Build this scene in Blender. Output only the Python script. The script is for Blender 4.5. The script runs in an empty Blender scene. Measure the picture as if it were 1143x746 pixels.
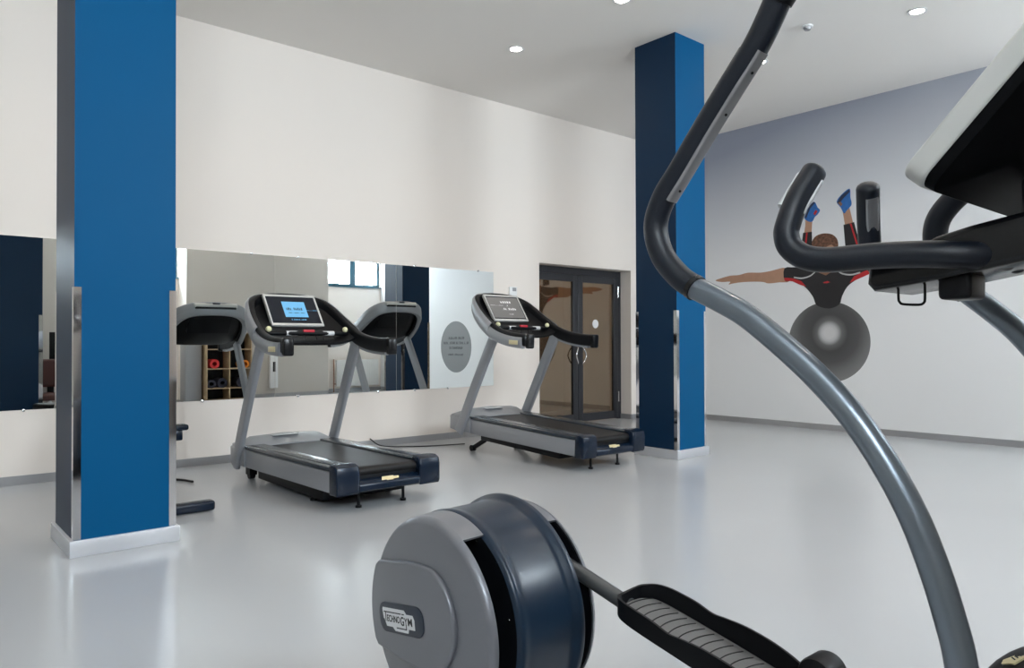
import bpy, bmesh, math, random
from mathutils import Vector, Matrix
random.seed(4)
PI = math.pi
S = bpy.context.scene
C = S.collection

# ------------------------------------------------------------------ camera
YAW, FPX, PITCH, ROLL = math.radians(49.512), 823.27, math.radians(0.6364), math.radians(-0.1792)
cam = bpy.data.cameras.new('camera')
cam.sensor_width = 36.0
cam.lens = FPX * 36.0 / 1143.0
cam.clip_start = 0.02
camo = bpy.data.objects.new('camera', cam)
C.objects.link(camo)
F = Vector((math.cos(YAW), math.sin(YAW), 0)); R = Vector((math.sin(YAW), -math.cos(YAW), 0)); Z = Vector((0, 0, 1))
fwd = F * math.cos(PITCH) + Z * math.sin(PITCH)
up0 = -F * math.sin(PITCH) + Z * math.cos(PITCH)
cr, sr = math.cos(ROLL), math.sin(ROLL)
right = R * cr + up0 * sr
up = -R * sr + up0 * cr
m = Matrix((right, up, -fwd)).transposed().to_4x4()
m.translation = Vector((0, 0, 1.2))
camo.matrix_world = m
S.camera = camo

# ------------------------------------------------------------------ world and exposure
w = bpy.data.worlds.new('daylight'); S.world = w; w.use_nodes = True
bg = w.node_tree.nodes['Background']
bg.inputs[0].default_value = (0.87, 0.94, 1.0, 1)
bg.inputs[1].default_value = 44.0
S.view_settings.view_transform = 'Standard'
S.view_settings.look = 'None'
S.view_settings.exposure = 0.06
S.view_settings.gamma = 1.0
S.view_settings.use_curve_mapping = False
LAMP_W = 25.0
LAMP_COL = (1.0, 0.80, 0.62)

# ------------------------------------------------------------------ materials
def lin(r, g, b):
    f = lambda c: (c / 255 / 12.92) if c / 255 <= 0.04045 else ((c / 255 + 0.055) / 1.055) ** 2.4
    return (f(r), f(g), f(b), 1)

def mat(name, col, rough=0.5, metal=0.0, spec=0.5, noise=0.0, nscale=8.0, bump=0.0, bscale=60.0, coat=0.0, emit=None, es=0.0, rvar=0.0):
    mt = bpy.data.materials.new(name); mt.use_nodes = True
    nt = mt.node_tree; p = nt.nodes['Principled BSDF']
    if len(col) == 3: col = (*col, 1)
    p.inputs['Base Color'].default_value = col
    p.inputs['Roughness'].default_value = rough
    p.inputs['Metallic'].default_value = metal
    p.inputs['Specular IOR Level'].default_value = spec
    p.inputs['Coat Weight'].default_value = coat
    if emit:
        p.inputs['Emission Color'].default_value = (*emit, 1); p.inputs['Emission Strength'].default_value = es
    tc = nt.nodes.new('ShaderNodeTexCoord')
    if noise > 0 or rvar > 0:
        n = nt.nodes.new('ShaderNodeTexNoise'); n.inputs['Scale'].default_value = nscale; n.inputs['Detail'].default_value = 5
        nt.links.new(tc.outputs['Object'], n.inputs['Vector'])
        if noise > 0:
            rp = nt.nodes.new('ShaderNodeMapRange')
            rp.inputs[3].default_value = 1 - noise; rp.inputs[4].default_value = 1 + noise
            nt.links.new(n.outputs['Fac'], rp.inputs[0])
            hv = nt.nodes.new('ShaderNodeVectorMath'); hv.operation = 'SCALE'
            hv.inputs[0].default_value = col[:3]
            nt.links.new(rp.outputs[0], hv.inputs['Scale'])
            nt.links.new(hv.outputs[0], p.inputs['Base Color'])
        if rvar > 0:
            rr = nt.nodes.new('ShaderNodeMapRange')
            rr.inputs[3].default_value = max(0.02, rough - rvar); rr.inputs[4].default_value = rough + rvar
            nt.links.new(n.outputs['Fac'], rr.inputs[0]); nt.links.new(rr.outputs[0], p.inputs['Roughness'])
    if bump > 0:
        b = nt.nodes.new('ShaderNodeBump'); b.inputs['Strength'].default_value = bump; b.inputs['Distance'].default_value = 0.002
        n2 = nt.nodes.new('ShaderNodeTexNoise'); n2.inputs['Scale'].default_value = bscale; n2.inputs['Detail'].default_value = 4
        nt.links.new(tc.outputs['Object'], n2.inputs['Vector'])
        nt.links.new(n2.outputs['Fac'], b.inputs['Height']); nt.links.new(b.outputs[0], p.inputs['Normal'])
    return mt

M = {}
M['floor'] = mat('grey_resin_floor', (0.47, 0.485, 0.50), 0.20, spec=0.5, noise=0.03, nscale=0.8)
M['wall'] = mat('white_wall_paint', (0.845, 0.78, 0.72), 0.75, spec=0.25, noise=0.015, nscale=1.0, bump=0.06, bscale=120)
M['ceiling'] = mat('ceiling_paint', (0.86, 0.83, 0.79), 0.85, spec=0.15)
M['grey_wall'] = mat('grey_wall_paint', (0.58, 0.545, 0.50), 0.8, spec=0.2)
M['skirt'] = mat('brushed_aluminium_skirting', (0.42, 0.42, 0.43), 0.35, metal=0.55)
M['pillar_skirt'] = mat('satin_aluminium_plinth', (0.62, 0.63, 0.66), 0.4, metal=0.5)
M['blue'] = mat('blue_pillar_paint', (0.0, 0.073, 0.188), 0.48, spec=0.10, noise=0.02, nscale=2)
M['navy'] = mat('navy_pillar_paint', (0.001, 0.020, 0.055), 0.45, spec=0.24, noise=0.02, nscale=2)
M['steel'] = mat('polished_steel', (0.78, 0.78, 0.80), 0.06, metal=1.0)
M['chrome'] = mat('chrome', (0.8, 0.8, 0.8), 0.12, metal=1.0)
M['mirror'] = mat('mirror_silver', (0.86, 0.90, 0.90), 0.0, metal=1.0)
M['door_frame'] = mat('charcoal_door_frame', (0.022, 0.024, 0.03), 0.35)
M['white'] = mat('white_plastic', (0.8, 0.8, 0.8), 0.4)
M['black'] = mat('black_plastic', (0.004, 0.0045, 0.006), 0.42, spec=0.2, bump=0.05, bscale=300)
M['console_black'] = mat('matt_black_console_shell', (0.003, 0.0033, 0.004), 0.55, spec=0.06)
M['black_gloss'] = mat('glossy_black_plastic', (0.006, 0.0065, 0.008), 0.22, spec=0.35)
M['foam'] = mat('black_foam_grip', (0.005, 0.008, 0.015), 0.42, spec=0.4, bump=0.12, bscale=400)
M['navy_plastic'] = mat('dark_navy_plastic', (0.003, 0.010, 0.025), 0.25, spec=0.35, bump=0.04, bscale=300)
M['silver'] = mat('silver_grey_plastic', (0.30, 0.31, 0.33), 0.36, metal=0.25, coat=0.15)
M['silver_light'] = mat('light_silver_plastic', (0.60, 0.60, 0.58), 0.35, metal=0.1)
M['tube'] = mat('silver_grey_tube_paint', (0.17, 0.20, 0.235), 0.30, metal=0.7, coat=0.2)
M['tube_far'] = M['tube']
M['disc'] = mat('silver_disc_plastic', (0.17, 0.175, 0.195), 0.36, metal=0.3, coat=0.25)
M['drum'] = mat('dark_blue_gloss_drum', (0.005, 0.016, 0.034), 0.30, spec=0.4)
M['badge'] = mat('dark_badge', (0.022, 0.03, 0.045), 0.4)
M['plate'] = mat('silver_logo_plate', (0.62, 0.63, 0.64), 0.4)
M['gold'] = mat('gold_logo_plate', (0.75, 0.66, 0.40), 0.35, metal=0.3)
M['ink'] = mat('dark_ink', (0.01, 0.01, 0.012), 0.6)
M['mat_grey'] = mat('grey_rubber_foot_mat', (0.12, 0.12, 0.12), 0.5, bump=0.15, bscale=200)
M['dark_steel'] = mat('dark_grey_steel_rod', (0.075, 0.08, 0.085), 0.35, metal=0.3)
M['belt'] = mat('black_running_belt', (0.006, 0.006, 0.007), 0.45, spec=0.3, bump=0.2, bscale=500)
M['belt_side'] = mat('dark_blue_side_rail', (0.02, 0.03, 0.042), 0.25, coat=0.2)
M['screen_glass'] = mat('dark_screen_glass', (0.012, 0.014, 0.022), 0.08)
M['screen_blue'] = mat('lit_blue_display', (0.1, 0.3, 0.5), 0.2, emit=(0.16, 0.40, 0.62), es=0.6)
M['screen_grey'] = mat('lit_grey_display', (0.1, 0.1, 0.1), 0.2, emit=(0.10, 0.095, 0.09), es=0.9)
M['screen_text'] = mat('lit_pale_marks', (0.5, 0.5, 0.5), 0.4, emit=(0.5, 0.5, 0.5), es=0.6)
M['ink_blue'] = mat('dark_blue_marks', (0.01, 0.03, 0.08), 0.4)
M['red'] = mat('red_plastic', (0.6, 0.02, 0.04), 0.4)
M['cream'] = mat('cream_plastic', (0.8, 0.78, 0.5), 0.4)
M['lamp'] = mat('lamp_diffuser', (1, 1, 1), 0.5, emit=(1.0, 0.93, 0.84), es=40)
M['wood'] = mat('beech_wood', (0.50, 0.36, 0.22), 0.5, noise=0.1, nscale=14)
M['leather'] = mat('brown_leather', (0.055, 0.013, 0.008), 0.4, bump=0.2, bscale=90)
M['radiator'] = mat('white_enamel', (0.75, 0.75, 0.73), 0.35)
M['copper'] = mat('brown_pipe_paint', (0.25, 0.12, 0.07), 0.5)
M['win_frame'] = mat('teal_window_frame', (0.015, 0.075, 0.11), 0.4)
M['mat_red'] = mat('red_foam_mat', (0.6, 0.03, 0.03), 0.7)
M['mat_orange'] = mat('orange_foam_mat', (0.8, 0.25, 0.02), 0.7)
M['mat_dark'] = mat('dark_foam_mat', (0.02, 0.022, 0.04), 0.7)
M['sign_grey'] = mat('grey_circle_vinyl', (0.27, 0.28, 0.29), 0.7)
M['sign_ink'] = mat('dark_grey_vinyl', (0.06, 0.06, 0.065), 0.7)
M['steel_brushed'] = mat('brushed_grey_metal', (0.33, 0.33, 0.34), 0.4, metal=0.6)
# printed mural inks
M['skin'] = mat('print_skin', (0.42, 0.24, 0.16), 0.7, noise=0.12, nscale=12)
M['skin_dark'] = mat('print_skin_brown', (0.26, 0.13, 0.08), 0.7, noise=0.1, nscale=12)
M['cloth_black'] = mat('print_black_clothing', (0.016, 0.015, 0.017), 0.7, noise=0.2, nscale=10)
M['print_red'] = mat('print_red', (0.45, 0.015, 0.02), 0.7)
M['print_white'] = mat('print_pale_grey', (0.5, 0.5, 0.5), 0.7)
M['print_blue'] = mat('print_blue_shoe', (0.02, 0.13, 0.40), 0.7, noise=0.4, nscale=20)
M['print_navy'] = mat('print_navy_sole', (0.02, 0.03, 0.07), 0.7)
M['hair'] = mat('print_brown_hair', (0.13, 0.06, 0.035), 0.7, noise=1.6, nscale=30)

def wall_print_mat():
    # studio-backdrop wallpaper: blue grey at the top and outer left, pale in the middle and below
    mt = bpy.data.materials.new('printed_backdrop_wallpaper'); mt.use_nodes = True
    nt = mt.node_tree; p = nt.nodes['Principled BSDF']; p.inputs['Roughness'].default_value = 0.7
    p.inputs['Specular IOR Level'].default_value = 0.25
    tc = nt.nodes.new('ShaderNodeTexCoord'); sp = nt.nodes.new('ShaderNodeSeparateXYZ')
    nt.links.new(tc.outputs['Object'], sp.inputs[0])
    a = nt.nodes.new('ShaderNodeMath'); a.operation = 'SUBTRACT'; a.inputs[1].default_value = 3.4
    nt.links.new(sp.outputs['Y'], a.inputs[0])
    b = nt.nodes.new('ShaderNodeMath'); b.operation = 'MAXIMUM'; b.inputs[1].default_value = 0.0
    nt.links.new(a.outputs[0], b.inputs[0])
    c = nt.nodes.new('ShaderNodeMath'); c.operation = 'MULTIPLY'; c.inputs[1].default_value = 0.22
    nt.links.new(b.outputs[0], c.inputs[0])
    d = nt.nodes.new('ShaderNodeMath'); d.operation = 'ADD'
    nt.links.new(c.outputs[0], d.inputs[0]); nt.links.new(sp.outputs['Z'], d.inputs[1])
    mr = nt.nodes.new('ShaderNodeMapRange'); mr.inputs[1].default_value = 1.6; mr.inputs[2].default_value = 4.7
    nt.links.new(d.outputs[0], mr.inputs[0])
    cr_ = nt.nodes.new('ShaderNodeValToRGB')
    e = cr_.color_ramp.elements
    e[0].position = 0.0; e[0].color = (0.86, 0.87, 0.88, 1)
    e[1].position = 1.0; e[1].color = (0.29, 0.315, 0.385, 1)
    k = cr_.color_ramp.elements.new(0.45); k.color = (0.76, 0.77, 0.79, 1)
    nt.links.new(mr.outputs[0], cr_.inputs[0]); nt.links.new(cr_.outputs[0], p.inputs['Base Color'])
    return mt
M['backdrop'] = wall_print_mat()

def ball_print_mat():
    mt = bpy.data.materials.new('print_steel_grey_ball'); mt.use_nodes = True
    nt = mt.node_tree; p = nt.nodes['Principled BSDF']; p.inputs['Roughness'].default_value = 0.7
    tc = nt.nodes.new('ShaderNodeTexCoord')
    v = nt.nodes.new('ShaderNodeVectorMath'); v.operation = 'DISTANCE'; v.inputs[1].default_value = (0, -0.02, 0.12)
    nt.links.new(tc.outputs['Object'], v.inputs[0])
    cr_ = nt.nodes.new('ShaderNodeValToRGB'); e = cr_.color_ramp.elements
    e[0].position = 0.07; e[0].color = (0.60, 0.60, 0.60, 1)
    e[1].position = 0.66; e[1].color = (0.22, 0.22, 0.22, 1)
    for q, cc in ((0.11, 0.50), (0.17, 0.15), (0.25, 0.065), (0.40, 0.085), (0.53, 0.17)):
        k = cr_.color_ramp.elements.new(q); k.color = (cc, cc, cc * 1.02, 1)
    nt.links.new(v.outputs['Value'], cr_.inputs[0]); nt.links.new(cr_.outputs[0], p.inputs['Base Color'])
    return mt
M['ball'] = ball_print_mat()

def glass_mat(name, tint, gloss, fac, rough=0.03):
    mt = bpy.data.materials.new(name); mt.use_nodes = True; nt = mt.node_tree
    nt.nodes.remove(nt.nodes['Principled BSDF'])
    t = nt.nodes.new('ShaderNodeBsdfTransparent'); t.inputs[0].default_value = (*tint, 1)
    g = nt.nodes.new('ShaderNodeBsdfGlossy'); g.inputs[0].default_value = (*gloss, 1); g.inputs['Roughness'].default_value = rough
    mx = nt.nodes.new('ShaderNodeMixShader'); mx.inputs[0].default_value = fac
    nt.links.new(t.outputs[0], mx.inputs[1]); nt.links.new(g.outputs[0], mx.inputs[2])
    nt.links.new(mx.outputs[0], nt.nodes['Material Output'].inputs[0])
    return mt
M['bronze_glass'] = glass_mat('bronze_tinted_glass', (0.42, 0.34, 0.25), (0.85, 0.72, 0.56), 0.30)
M['clear_glass'] = glass_mat('clear_window_glass', (0.95, 0.97, 0.98), (1, 1, 1), 0.06)

# ------------------------------------------------------------------ mesh helpers
def link(name, bm, mt, parent=None, origin=(0, 0, 0), smooth=True, angle=40):
    """origin: world (or thing-local) point that becomes the mesh origin"""
    o3 = Vector(origin)
    if o3.length > 0: bmesh.ops.translate(bm, verts=bm.verts, vec=-o3)
    bmesh.ops.recalc_face_normals(bm, faces=bm.faces)
    me = bpy.data.meshes.new(name)
    if smooth:
        for f in bm.faces: f.smooth = True
        for e in bm.edges:
            if len(e.link_faces) == 2 and e.calc_face_angle(0) > math.radians(angle): e.smooth = False
    bm.to_mesh(me); bm.free()
    me.materials.append(M[mt] if isinstance(mt, str) else mt)
    o = bpy.data.objects.new(name, me); C.objects.link(o)
    o.location = o3
    if parent: o.parent = parent
    return o

def thing(name, label, cat, loc=(0, 0, 0), rot=(0, 0, 0), group=None):
    o = bpy.data.objects.new(name, None); C.objects.link(o)
    o.location = loc; o.rotation_euler = rot; o.empty_display_size = 0.1
    o['label'] = label; o['category'] = cat
    if group: o['group'] = group
    return o

def tag(o, label, cat, group=None):
    o['label'] = label; o['category'] = cat
    if group: o['group'] = group
    return o

def struct(o):
    o['kind'] = 'structure'; return o

def box(bm, x0, x1, y0, y1, z0, z1, bev=0.0, seg=2, rot=None, pivot=None):
    t = bmesh.new()
    bmesh.ops.create_cube(t, size=1)
    bmesh.ops.scale(t, vec=(abs(x1 - x0), abs(y1 - y0), abs(z1 - z0)), verts=t.verts)
    if bev > 0:
        bmesh.ops.bevel(t, geom=t.edges[:], offset=bev, segments=seg, affect='EDGES', profile=0.5)
    c = Vector(((x0 + x1) / 2, (y0 + y1) / 2, (z0 + z1) / 2))
    bmesh.ops.translate(t, verts=t.verts, vec=c)
    if rot is not None:
        pv = Vector(pivot) if pivot else c
        bmesh.ops.rotate(t, verts=t.verts, cent=pv, matrix=rot)
    merge(bm, t)

def merge(bm, t):
    me = bpy.data.meshes.new('tmp'); t.to_mesh(me); t.free(); bm.from_mesh(me); bpy.data.meshes.remove(me)

def nb(): return bmesh.new()

def BX(*a, **k):
    b = nb(); box(b, *a, **k); return b

def catmull(pts, n=8, closed=False):
    P = [Vector(p) for p in pts]; out = []
    N = len(P)
    rng = range(N if closed else N - 1)
    for i in rng:
        p1, p2 = P[i], P[(i + 1) % N]
        p0 = P[i - 1] if (closed or i > 0) else p1 * 2 - p2
        p3 = P[(i + 2) % N] if (closed or i + 2 < N) else p2 * 2 - p1
        for k in range(n):
            t = k / n
            out.append(0.5 * ((2 * p1) + (-p0 + p2) * t + (2 * p0 - 5 * p1 + 4 * p2 - p3) * t * t + (-p0 + 3 * p1 - 3 * p2 + p3) * t ** 3))
    if not closed: out.append(P[-1])
    return out

def sweep(bm, path, section, upv=(0, 0, 1), scale=None, cap=True, closed=False):
    """section: list of (a, b): a along side vector, b along up vector"""
    rings = []; n = len(path)
    for i, p in enumerate(path):
        if closed: d = path[(i + 1) % n] - path[i - 1]
        else: d = path[min(i + 1, n - 1)] - path[max(i - 1, 0)]
        d = Vector(d).normalized()
        u = Vector(upv); s = d.cross(u)
        if s.length < 1e-4: s = d.cross(Vector((1, 0, 0)))
        s.normalize(); u = s.cross(d).normalized()
        k = scale[i] if scale else 1.0
        rings.append([bm.verts.new(p + s * a * k + u * b * k) for a, b in section])
    m_ = len(section)
    for i in range(n if closed else n - 1):
        A, B = rings[i], rings[(i + 1) % n]
        for j in range(m_):
            bm.faces.new((A[j], A[(j + 1) % m_], B[(j + 1) % m_], B[j]))
    if cap and not closed:
        bm.faces.new(rings[0][::-1]); bm.faces.new(rings[-1])

def circ(r, n=20, rb=None):
    rb = rb or r
    return [(r * math.cos(2 * PI * k / n), rb * math.sin(2 * PI * k / n)) for k in range(n)]

def rrect(wd, ht, r, n=4):
    out = []
    for cx, cy, a0 in ((wd / 2 - r, ht / 2 - r, 0), (-wd / 2 + r, ht / 2 - r, PI / 2), (-wd / 2 + r, -ht / 2 + r, PI), (wd / 2 - r, -ht / 2 + r, 1.5 * PI)):
        for k in range(n + 1):
            a = a0 + PI / 2 * k / n
            out.append((cx + r * math.cos(a), cy + r * math.sin(a)))
    return out

def tube(pts, r, n=20, sm=6, upv=(1, 0, 0.01), round_end=0.0, bm=None):
    bm = bm or nb()
    path = catmull(pts, sm) if sm > 1 else [Vector(p) for p in pts]
    sc = None
    if round_end:
        # rounded end cap on the last point
        d = (path[-1] - path[-2]).normalized(); base = path[-1].copy()
        sc = [1.0] * len(path)
        for a in (20, 40, 60, 75, 87):
            path.append(base + d * r * round_end * math.sin(math.radians(a))); sc.append(math.cos(math.radians(a)))
    sweep(bm, path, circ(r, n), upv, sc)
    return bm

def prism(bm, pts, axis, a0, a1, bev=0.0, seg=2):
    """pts: 2D outline; axis 'x': (y,z); 'y': (x,z); 'z': (x,y)"""
    def P(u, v, a):
        return {'x': (a, u, v), 'y': (u, a, v), 'z': (u, v, a)}[axis]
    t = nb()
    A = [t.verts.new(P(u, v, a0)) for u, v in pts]; B = [t.verts.new(P(u, v, a1)) for u, v in pts]
    n = len(pts)
    fa = t.faces.new(A); fb = t.faces.new(B[::-1])
    for i in range(n): t.faces.new((A[i], B[i], B[(i + 1) % n], A[(i + 1) % n]))
    bmesh.ops.recalc_face_normals(t, faces=t.faces)
    if bev > 0:
        ed = list(set(list(fa.edges) + list(fb.edges)))
        bmesh.ops.bevel(t, geom=ed, offset=bev, segments=seg, affect='EDGES', profile=0.5)
    merge(bm, t)
    return bm

def PR(*a, **k): return prism(nb(), *a, **k)

def lathe(bm, prof, cy, cz, n=96, a0=0.0, a1=2 * PI, closed_prof=False):
    """profile list of (x, r) spun round an X-parallel axis through (cy, cz); angle 0 = -Y, 90deg = up"""
    full = abs(a1 - a0 - 2 * PI) < 1e-6
    k = n if full else n + 1
    rings = []
    for i in range(k):
        a = a0 + (a1 - a0) * i / n
        rings.append([bm.verts.new((x, cy - r * math.cos(a), cz + r * math.sin(a))) for x, r in prof])
    m_ = len(prof)
    for i in range(n if full else n):
        A, B = rings[i], rings[(i + 1) % k]
        for j in range(m_ if closed_prof else m_ - 1):
            j2 = (j + 1) % m_
            vs = [A[j], A[j2], B[j2], B[j]]
            try: bm.faces.new(vs)
            except ValueError: pass
    if not full and closed_prof:
        bm.faces.new(rings[0]); bm.faces.new(rings[-1][::-1])
    return bm

def cyl(bm, c, r, h, axis='z', n=24, bev=0.0, r2=None):
    t = nb()
    bmesh.ops.create_cone(t, cap_ends=True, segments=n, radius1=r, radius2=r if r2 is None else r2, depth=h)
    if bev > 0:
        ed = [e for e in t.edges if len(e.link_faces) == 2 and e.calc_face_angle(0) > 1.0]
        bmesh.ops.bevel(t, geom=ed, offset=bev, segments=2, affect='EDGES', profile=0.5)
    if axis == 'x': bmesh.ops.rotate(t, verts=t.verts, cent=(0, 0, 0), matrix=Matrix.Rotation(PI / 2, 3, 'Y'))
    if axis == 'y': bmesh.ops.rotate(t, verts=t.verts, cent=(0, 0, 0), matrix=Matrix.Rotation(PI / 2, 3, 'X'))
    bmesh.ops.translate(t, verts=t.verts, vec=c)
    merge(bm, t)
    return bm

def CY(*a, **k): return cyl(nb(), *a, **k)

def text_mesh(name, txt, size, mtx, mt, parent, depth=0.0006, fit=None):
    cu = bpy.data.curves.new('t', 'FONT'); cu.body = txt; cu.size = size; cu.extrude = depth; cu.offset = size * 0.018
    cu.align_x = 'CENTER'; cu.align_y = 'CENTER'
    o = bpy.data.objects.new('t', cu); C.objects.link(o)
    dg = bpy.context.evaluated_depsgraph_get()
    me = bpy.data.meshes.new_from_object(o.evaluated_get(dg))
    if fit:                                   # scale the letters to (width, height) about their centre
        xs = [v.co.x for v in me.vertices]; ys = [v.co.y for v in me.vertices]
        cx, cy = (min(xs) + max(xs)) / 2, (min(ys) + max(ys)) / 2
        me.transform(Matrix.Diagonal((fit[0] / (max(xs) - min(xs)), fit[1] / (max(ys) - min(ys)), 1, 1)) @ Matrix.Translation((-cx, -cy, 0)))
    me.transform(mtx); me.name = name
    bpy.data.objects.remove(o)
    me.materials.clear(); me.materials.append(M[mt])
    q = bpy.data.objects.new(name, me); C.objects.link(q)
    if parent: q.parent = parent
    return q

def frame(o, xa, ya):
    """matrix with columns x axis, y axis, normal, origin"""
    xa = Vector(xa).normalized(); ya = Vector(ya).normalized(); za = xa.cross(ya).normalized(); ya = za.cross(xa)
    mm = Matrix((xa, ya, za)).transposed().to_4x4(); mm.translation = Vector(o); return mm

# ------------------------------------------------------------------ room shell
XL, XR, YB, YF, H = -3.2, 9.7, 7.5, -1.55, 4.372     # wall planes and ceiling height
YP = -1.0                                            # front faces of the grey piers
T = 0.2
struct(link('floor', BX(XL - T, XR + T, YF - 0.4, YB + 1.9, -0.12, 0), 'floor'))
struct(link('ceiling', BX(XL - T, XR + T, YF - 0.4, YB + 1.9, H, H + 0.15), 'ceiling'))
DX0, DX1, DZ = 6.90, 8.83, 2.30                     # door opening
b = nb()
box(b, XL - T, DX0, YB, YB + 0.3, 0, H); box(b, DX1, XR + T, YB, YB + 0.3, 0, H); box(b, DX0, DX1, YB, YB + 0.3, DZ, H)
struct(link('wall_back', b, 'wall', smooth=False))
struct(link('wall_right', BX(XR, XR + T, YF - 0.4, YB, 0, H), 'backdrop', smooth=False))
struct(link('wall_left', BX(XL - T, XL, YF - 0.4, YB, 0, H), 'grey_wall', smooth=False))
# corridor behind the glazed door
b = nb()
box(b, DX0 - 0.4, DX0 - 0.3, YB + 0.3, YB + 1.8, 0, H); box(b, DX1 + 0.3, DX1 + 0.4, YB + 0.3, YB + 1.8, 0, H)
box(b, DX0 - 0.4, DX1 + 0.4, YB + 1.8, YB + 1.9, 0, H)
struct(link('wall_corridor', b, 'wall', smooth=False))
# window wall (behind the viewpoint) with three niches
WIN = [(-1.9, -0.1), (3.0, 4.79), (7.97, 9.70)]
WZ0, WZ1 = 2.6, 4.0
b = nb()
edges = [XL - T]
for a, c in WIN: edges += [a + 0.1, c - 0.02]
edges.append(XR + T)
for i in range(0, len(edges), 2): box(b, edges[i], edges[i + 1], YF - 0.25, YF, 0, H)
for a, c in WIN:
    box(b, a + 0.1, c - 0.02, YF - 0.25, YF, 0, WZ0); box(b, a + 0.1, c - 0.02, YF - 0.25, YF, WZ1, H)
struct(link('wall_front', b, 'wall', smooth=False))
b = nb()
for a, c in ((XL, -1.9), (-0.1, 3.0), (4.79, 7.97)): box(b, a, c, YF, YP, 0, H)
for f in b.faces: f.material_index = 0
o = link('wall_pier', b, 'grey_wall', smooth=False); struct(o)
# white plastered reveals on the pier flanks
b = nb()
for x in (-1.9, -0.1, 3.0, 4.79, 7.97):
    s = 1 if x in (-1.9, 3.0, 7.97) else -1
    box(b, x, x + s * 0.006, YF, YP - 0.002, 0, H)
struct(link('wall_reveal', b, 'wall', smooth=False))
for i, (a, c) in enumerate(WIN):
    x0, x1 = a + 0.1, c - 0.02
    b = nb()
    f = 0.06; yy0, yy1 = YF - 0.12, YF - 0.05
    box(b, x0, x1, yy0, yy1, WZ0, WZ0 + f); box(b, x0, x1, yy0, yy1, WZ1 - f, WZ1)
    box(b, x0, x0 + f, yy0, yy1, WZ0 + f, WZ1 - f); box(b, x1 - f, x1, yy0, yy1, WZ0 + f, WZ1 - f)
    xm = (x0 + x1) / 2 + (0.06 if i == 2 else 0)
    box(b, xm - 0.075, xm + 0.075, yy0, yy1, WZ0 + f, WZ1 - f)
    wo = struct(link('window_%d' % (i + 1), b, 'win_frame', smooth=False))
    link('window_glass', BX(x0 + f, x1 - f, YF - 0.09, YF - 0.085, WZ0 + f, WZ1 - f), 'clear_glass', wo, smooth=False)
    sl = link('window_sill', BX(x0 - 0.03, x1 + 0.03, YF - 0.05, YF + 0.04, WZ0 - 0.03, WZ0), 'win_frame', wo, smooth=False)
    # light portal in the glazed opening: guides sampling of the daylight, gives off nothing itself
    L = bpy.data.lights.new('window_portal', 'AREA'); L.shape = 'RECTANGLE'; L.size = x1 - x0; L.size_y = WZ1 - WZ0
    L.cycles.is_portal = True
    lo = bpy.data.objects.new('window_portal', L); C.objects.link(lo)
    lo.location = ((x0 + x1) / 2, YF - 0.26, (WZ0 + WZ1) / 2); lo.rotation_euler = (PI / 2, 0, 0)

# skirtings
SH = 0.078
b = nb(); box(b, XL, DX0, YB - 0.012, YB, 0, SH); box(b, DX1, XR, YB - 0.012, YB, 0, SH)
for x in (-1.0, 2.5, 5.35): box(b, x, x + 0.008, YB - 0.014, YB - 0.011, 0, SH + 0.001)
struct(link('baseboard_back', b, 'skirt', smooth=False))
struct(link('baseboard_right', BX(XR - 0.012, XR, YF, YB - 0.012, 0, SH), 'skirt', smooth=False))
struct(link('baseboard_left', BX(XL, XL + 0.012, YF, YB - 0.012, 0, SH), 'skirt', smooth=False))
b = nb()
for a, c in ((XL, -1.9), (-0.1, 3.0), (4.79, 7.97)): box(b, a, c, YP, YP + 0.012, 0, SH)
box(b, 8.0, XR - 0.012, YF, YF + 0.012, 0, SH)
struct(link('baseboard_front', b, 'skirt', smooth=False))
b = nb(); box(b, DX1 - 0.012, DX1, YB, YB + 0.22, 0, SH)
struct(link('baseboard_doorway', b, 'skirt', smooth=False))

# pillars: blue, with polished steel corner guards and an aluminium plinth
def pillar(n, x0, y0, sx, sy):
    b = nb(); box(b, x0, x0 + sx, y0, y0 + sy, 0, H)
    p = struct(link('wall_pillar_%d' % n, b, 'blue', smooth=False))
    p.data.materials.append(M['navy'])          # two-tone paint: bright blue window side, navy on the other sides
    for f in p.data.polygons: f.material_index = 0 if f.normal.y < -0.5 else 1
    gw, gt, gz0, gz1 = 0.036, 0.004, 0.095, 1.52
    for cx, sxn in ((x0, -1), (x0 + sx, 1)):
        for cy, syn in ((y0, -1), (y0 + sy, 1)):
            g = nb()
            box(g, cx + sxn * gt, cx - sxn * gw, cy, cy + syn * gt, gz0, gz1)
            box(g, cx, cx + sxn * gt, cy + syn * 0.0001, cy - syn * gw, gz0, gz1)
            link('corner_guard', g, 'steel', p, smooth=False)
    e = 0.022
    g = nb(); box(g, x0 - e, x0 + sx + e, y0 - e, y0 + sy + e, 0, 0.092, bev=0.003)
    link('plinth', g, 'pillar_skirt', p)
    return p
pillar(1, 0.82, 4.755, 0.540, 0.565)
pillar(2, 6.155, 4.625, 0.50, 0.53)

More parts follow.
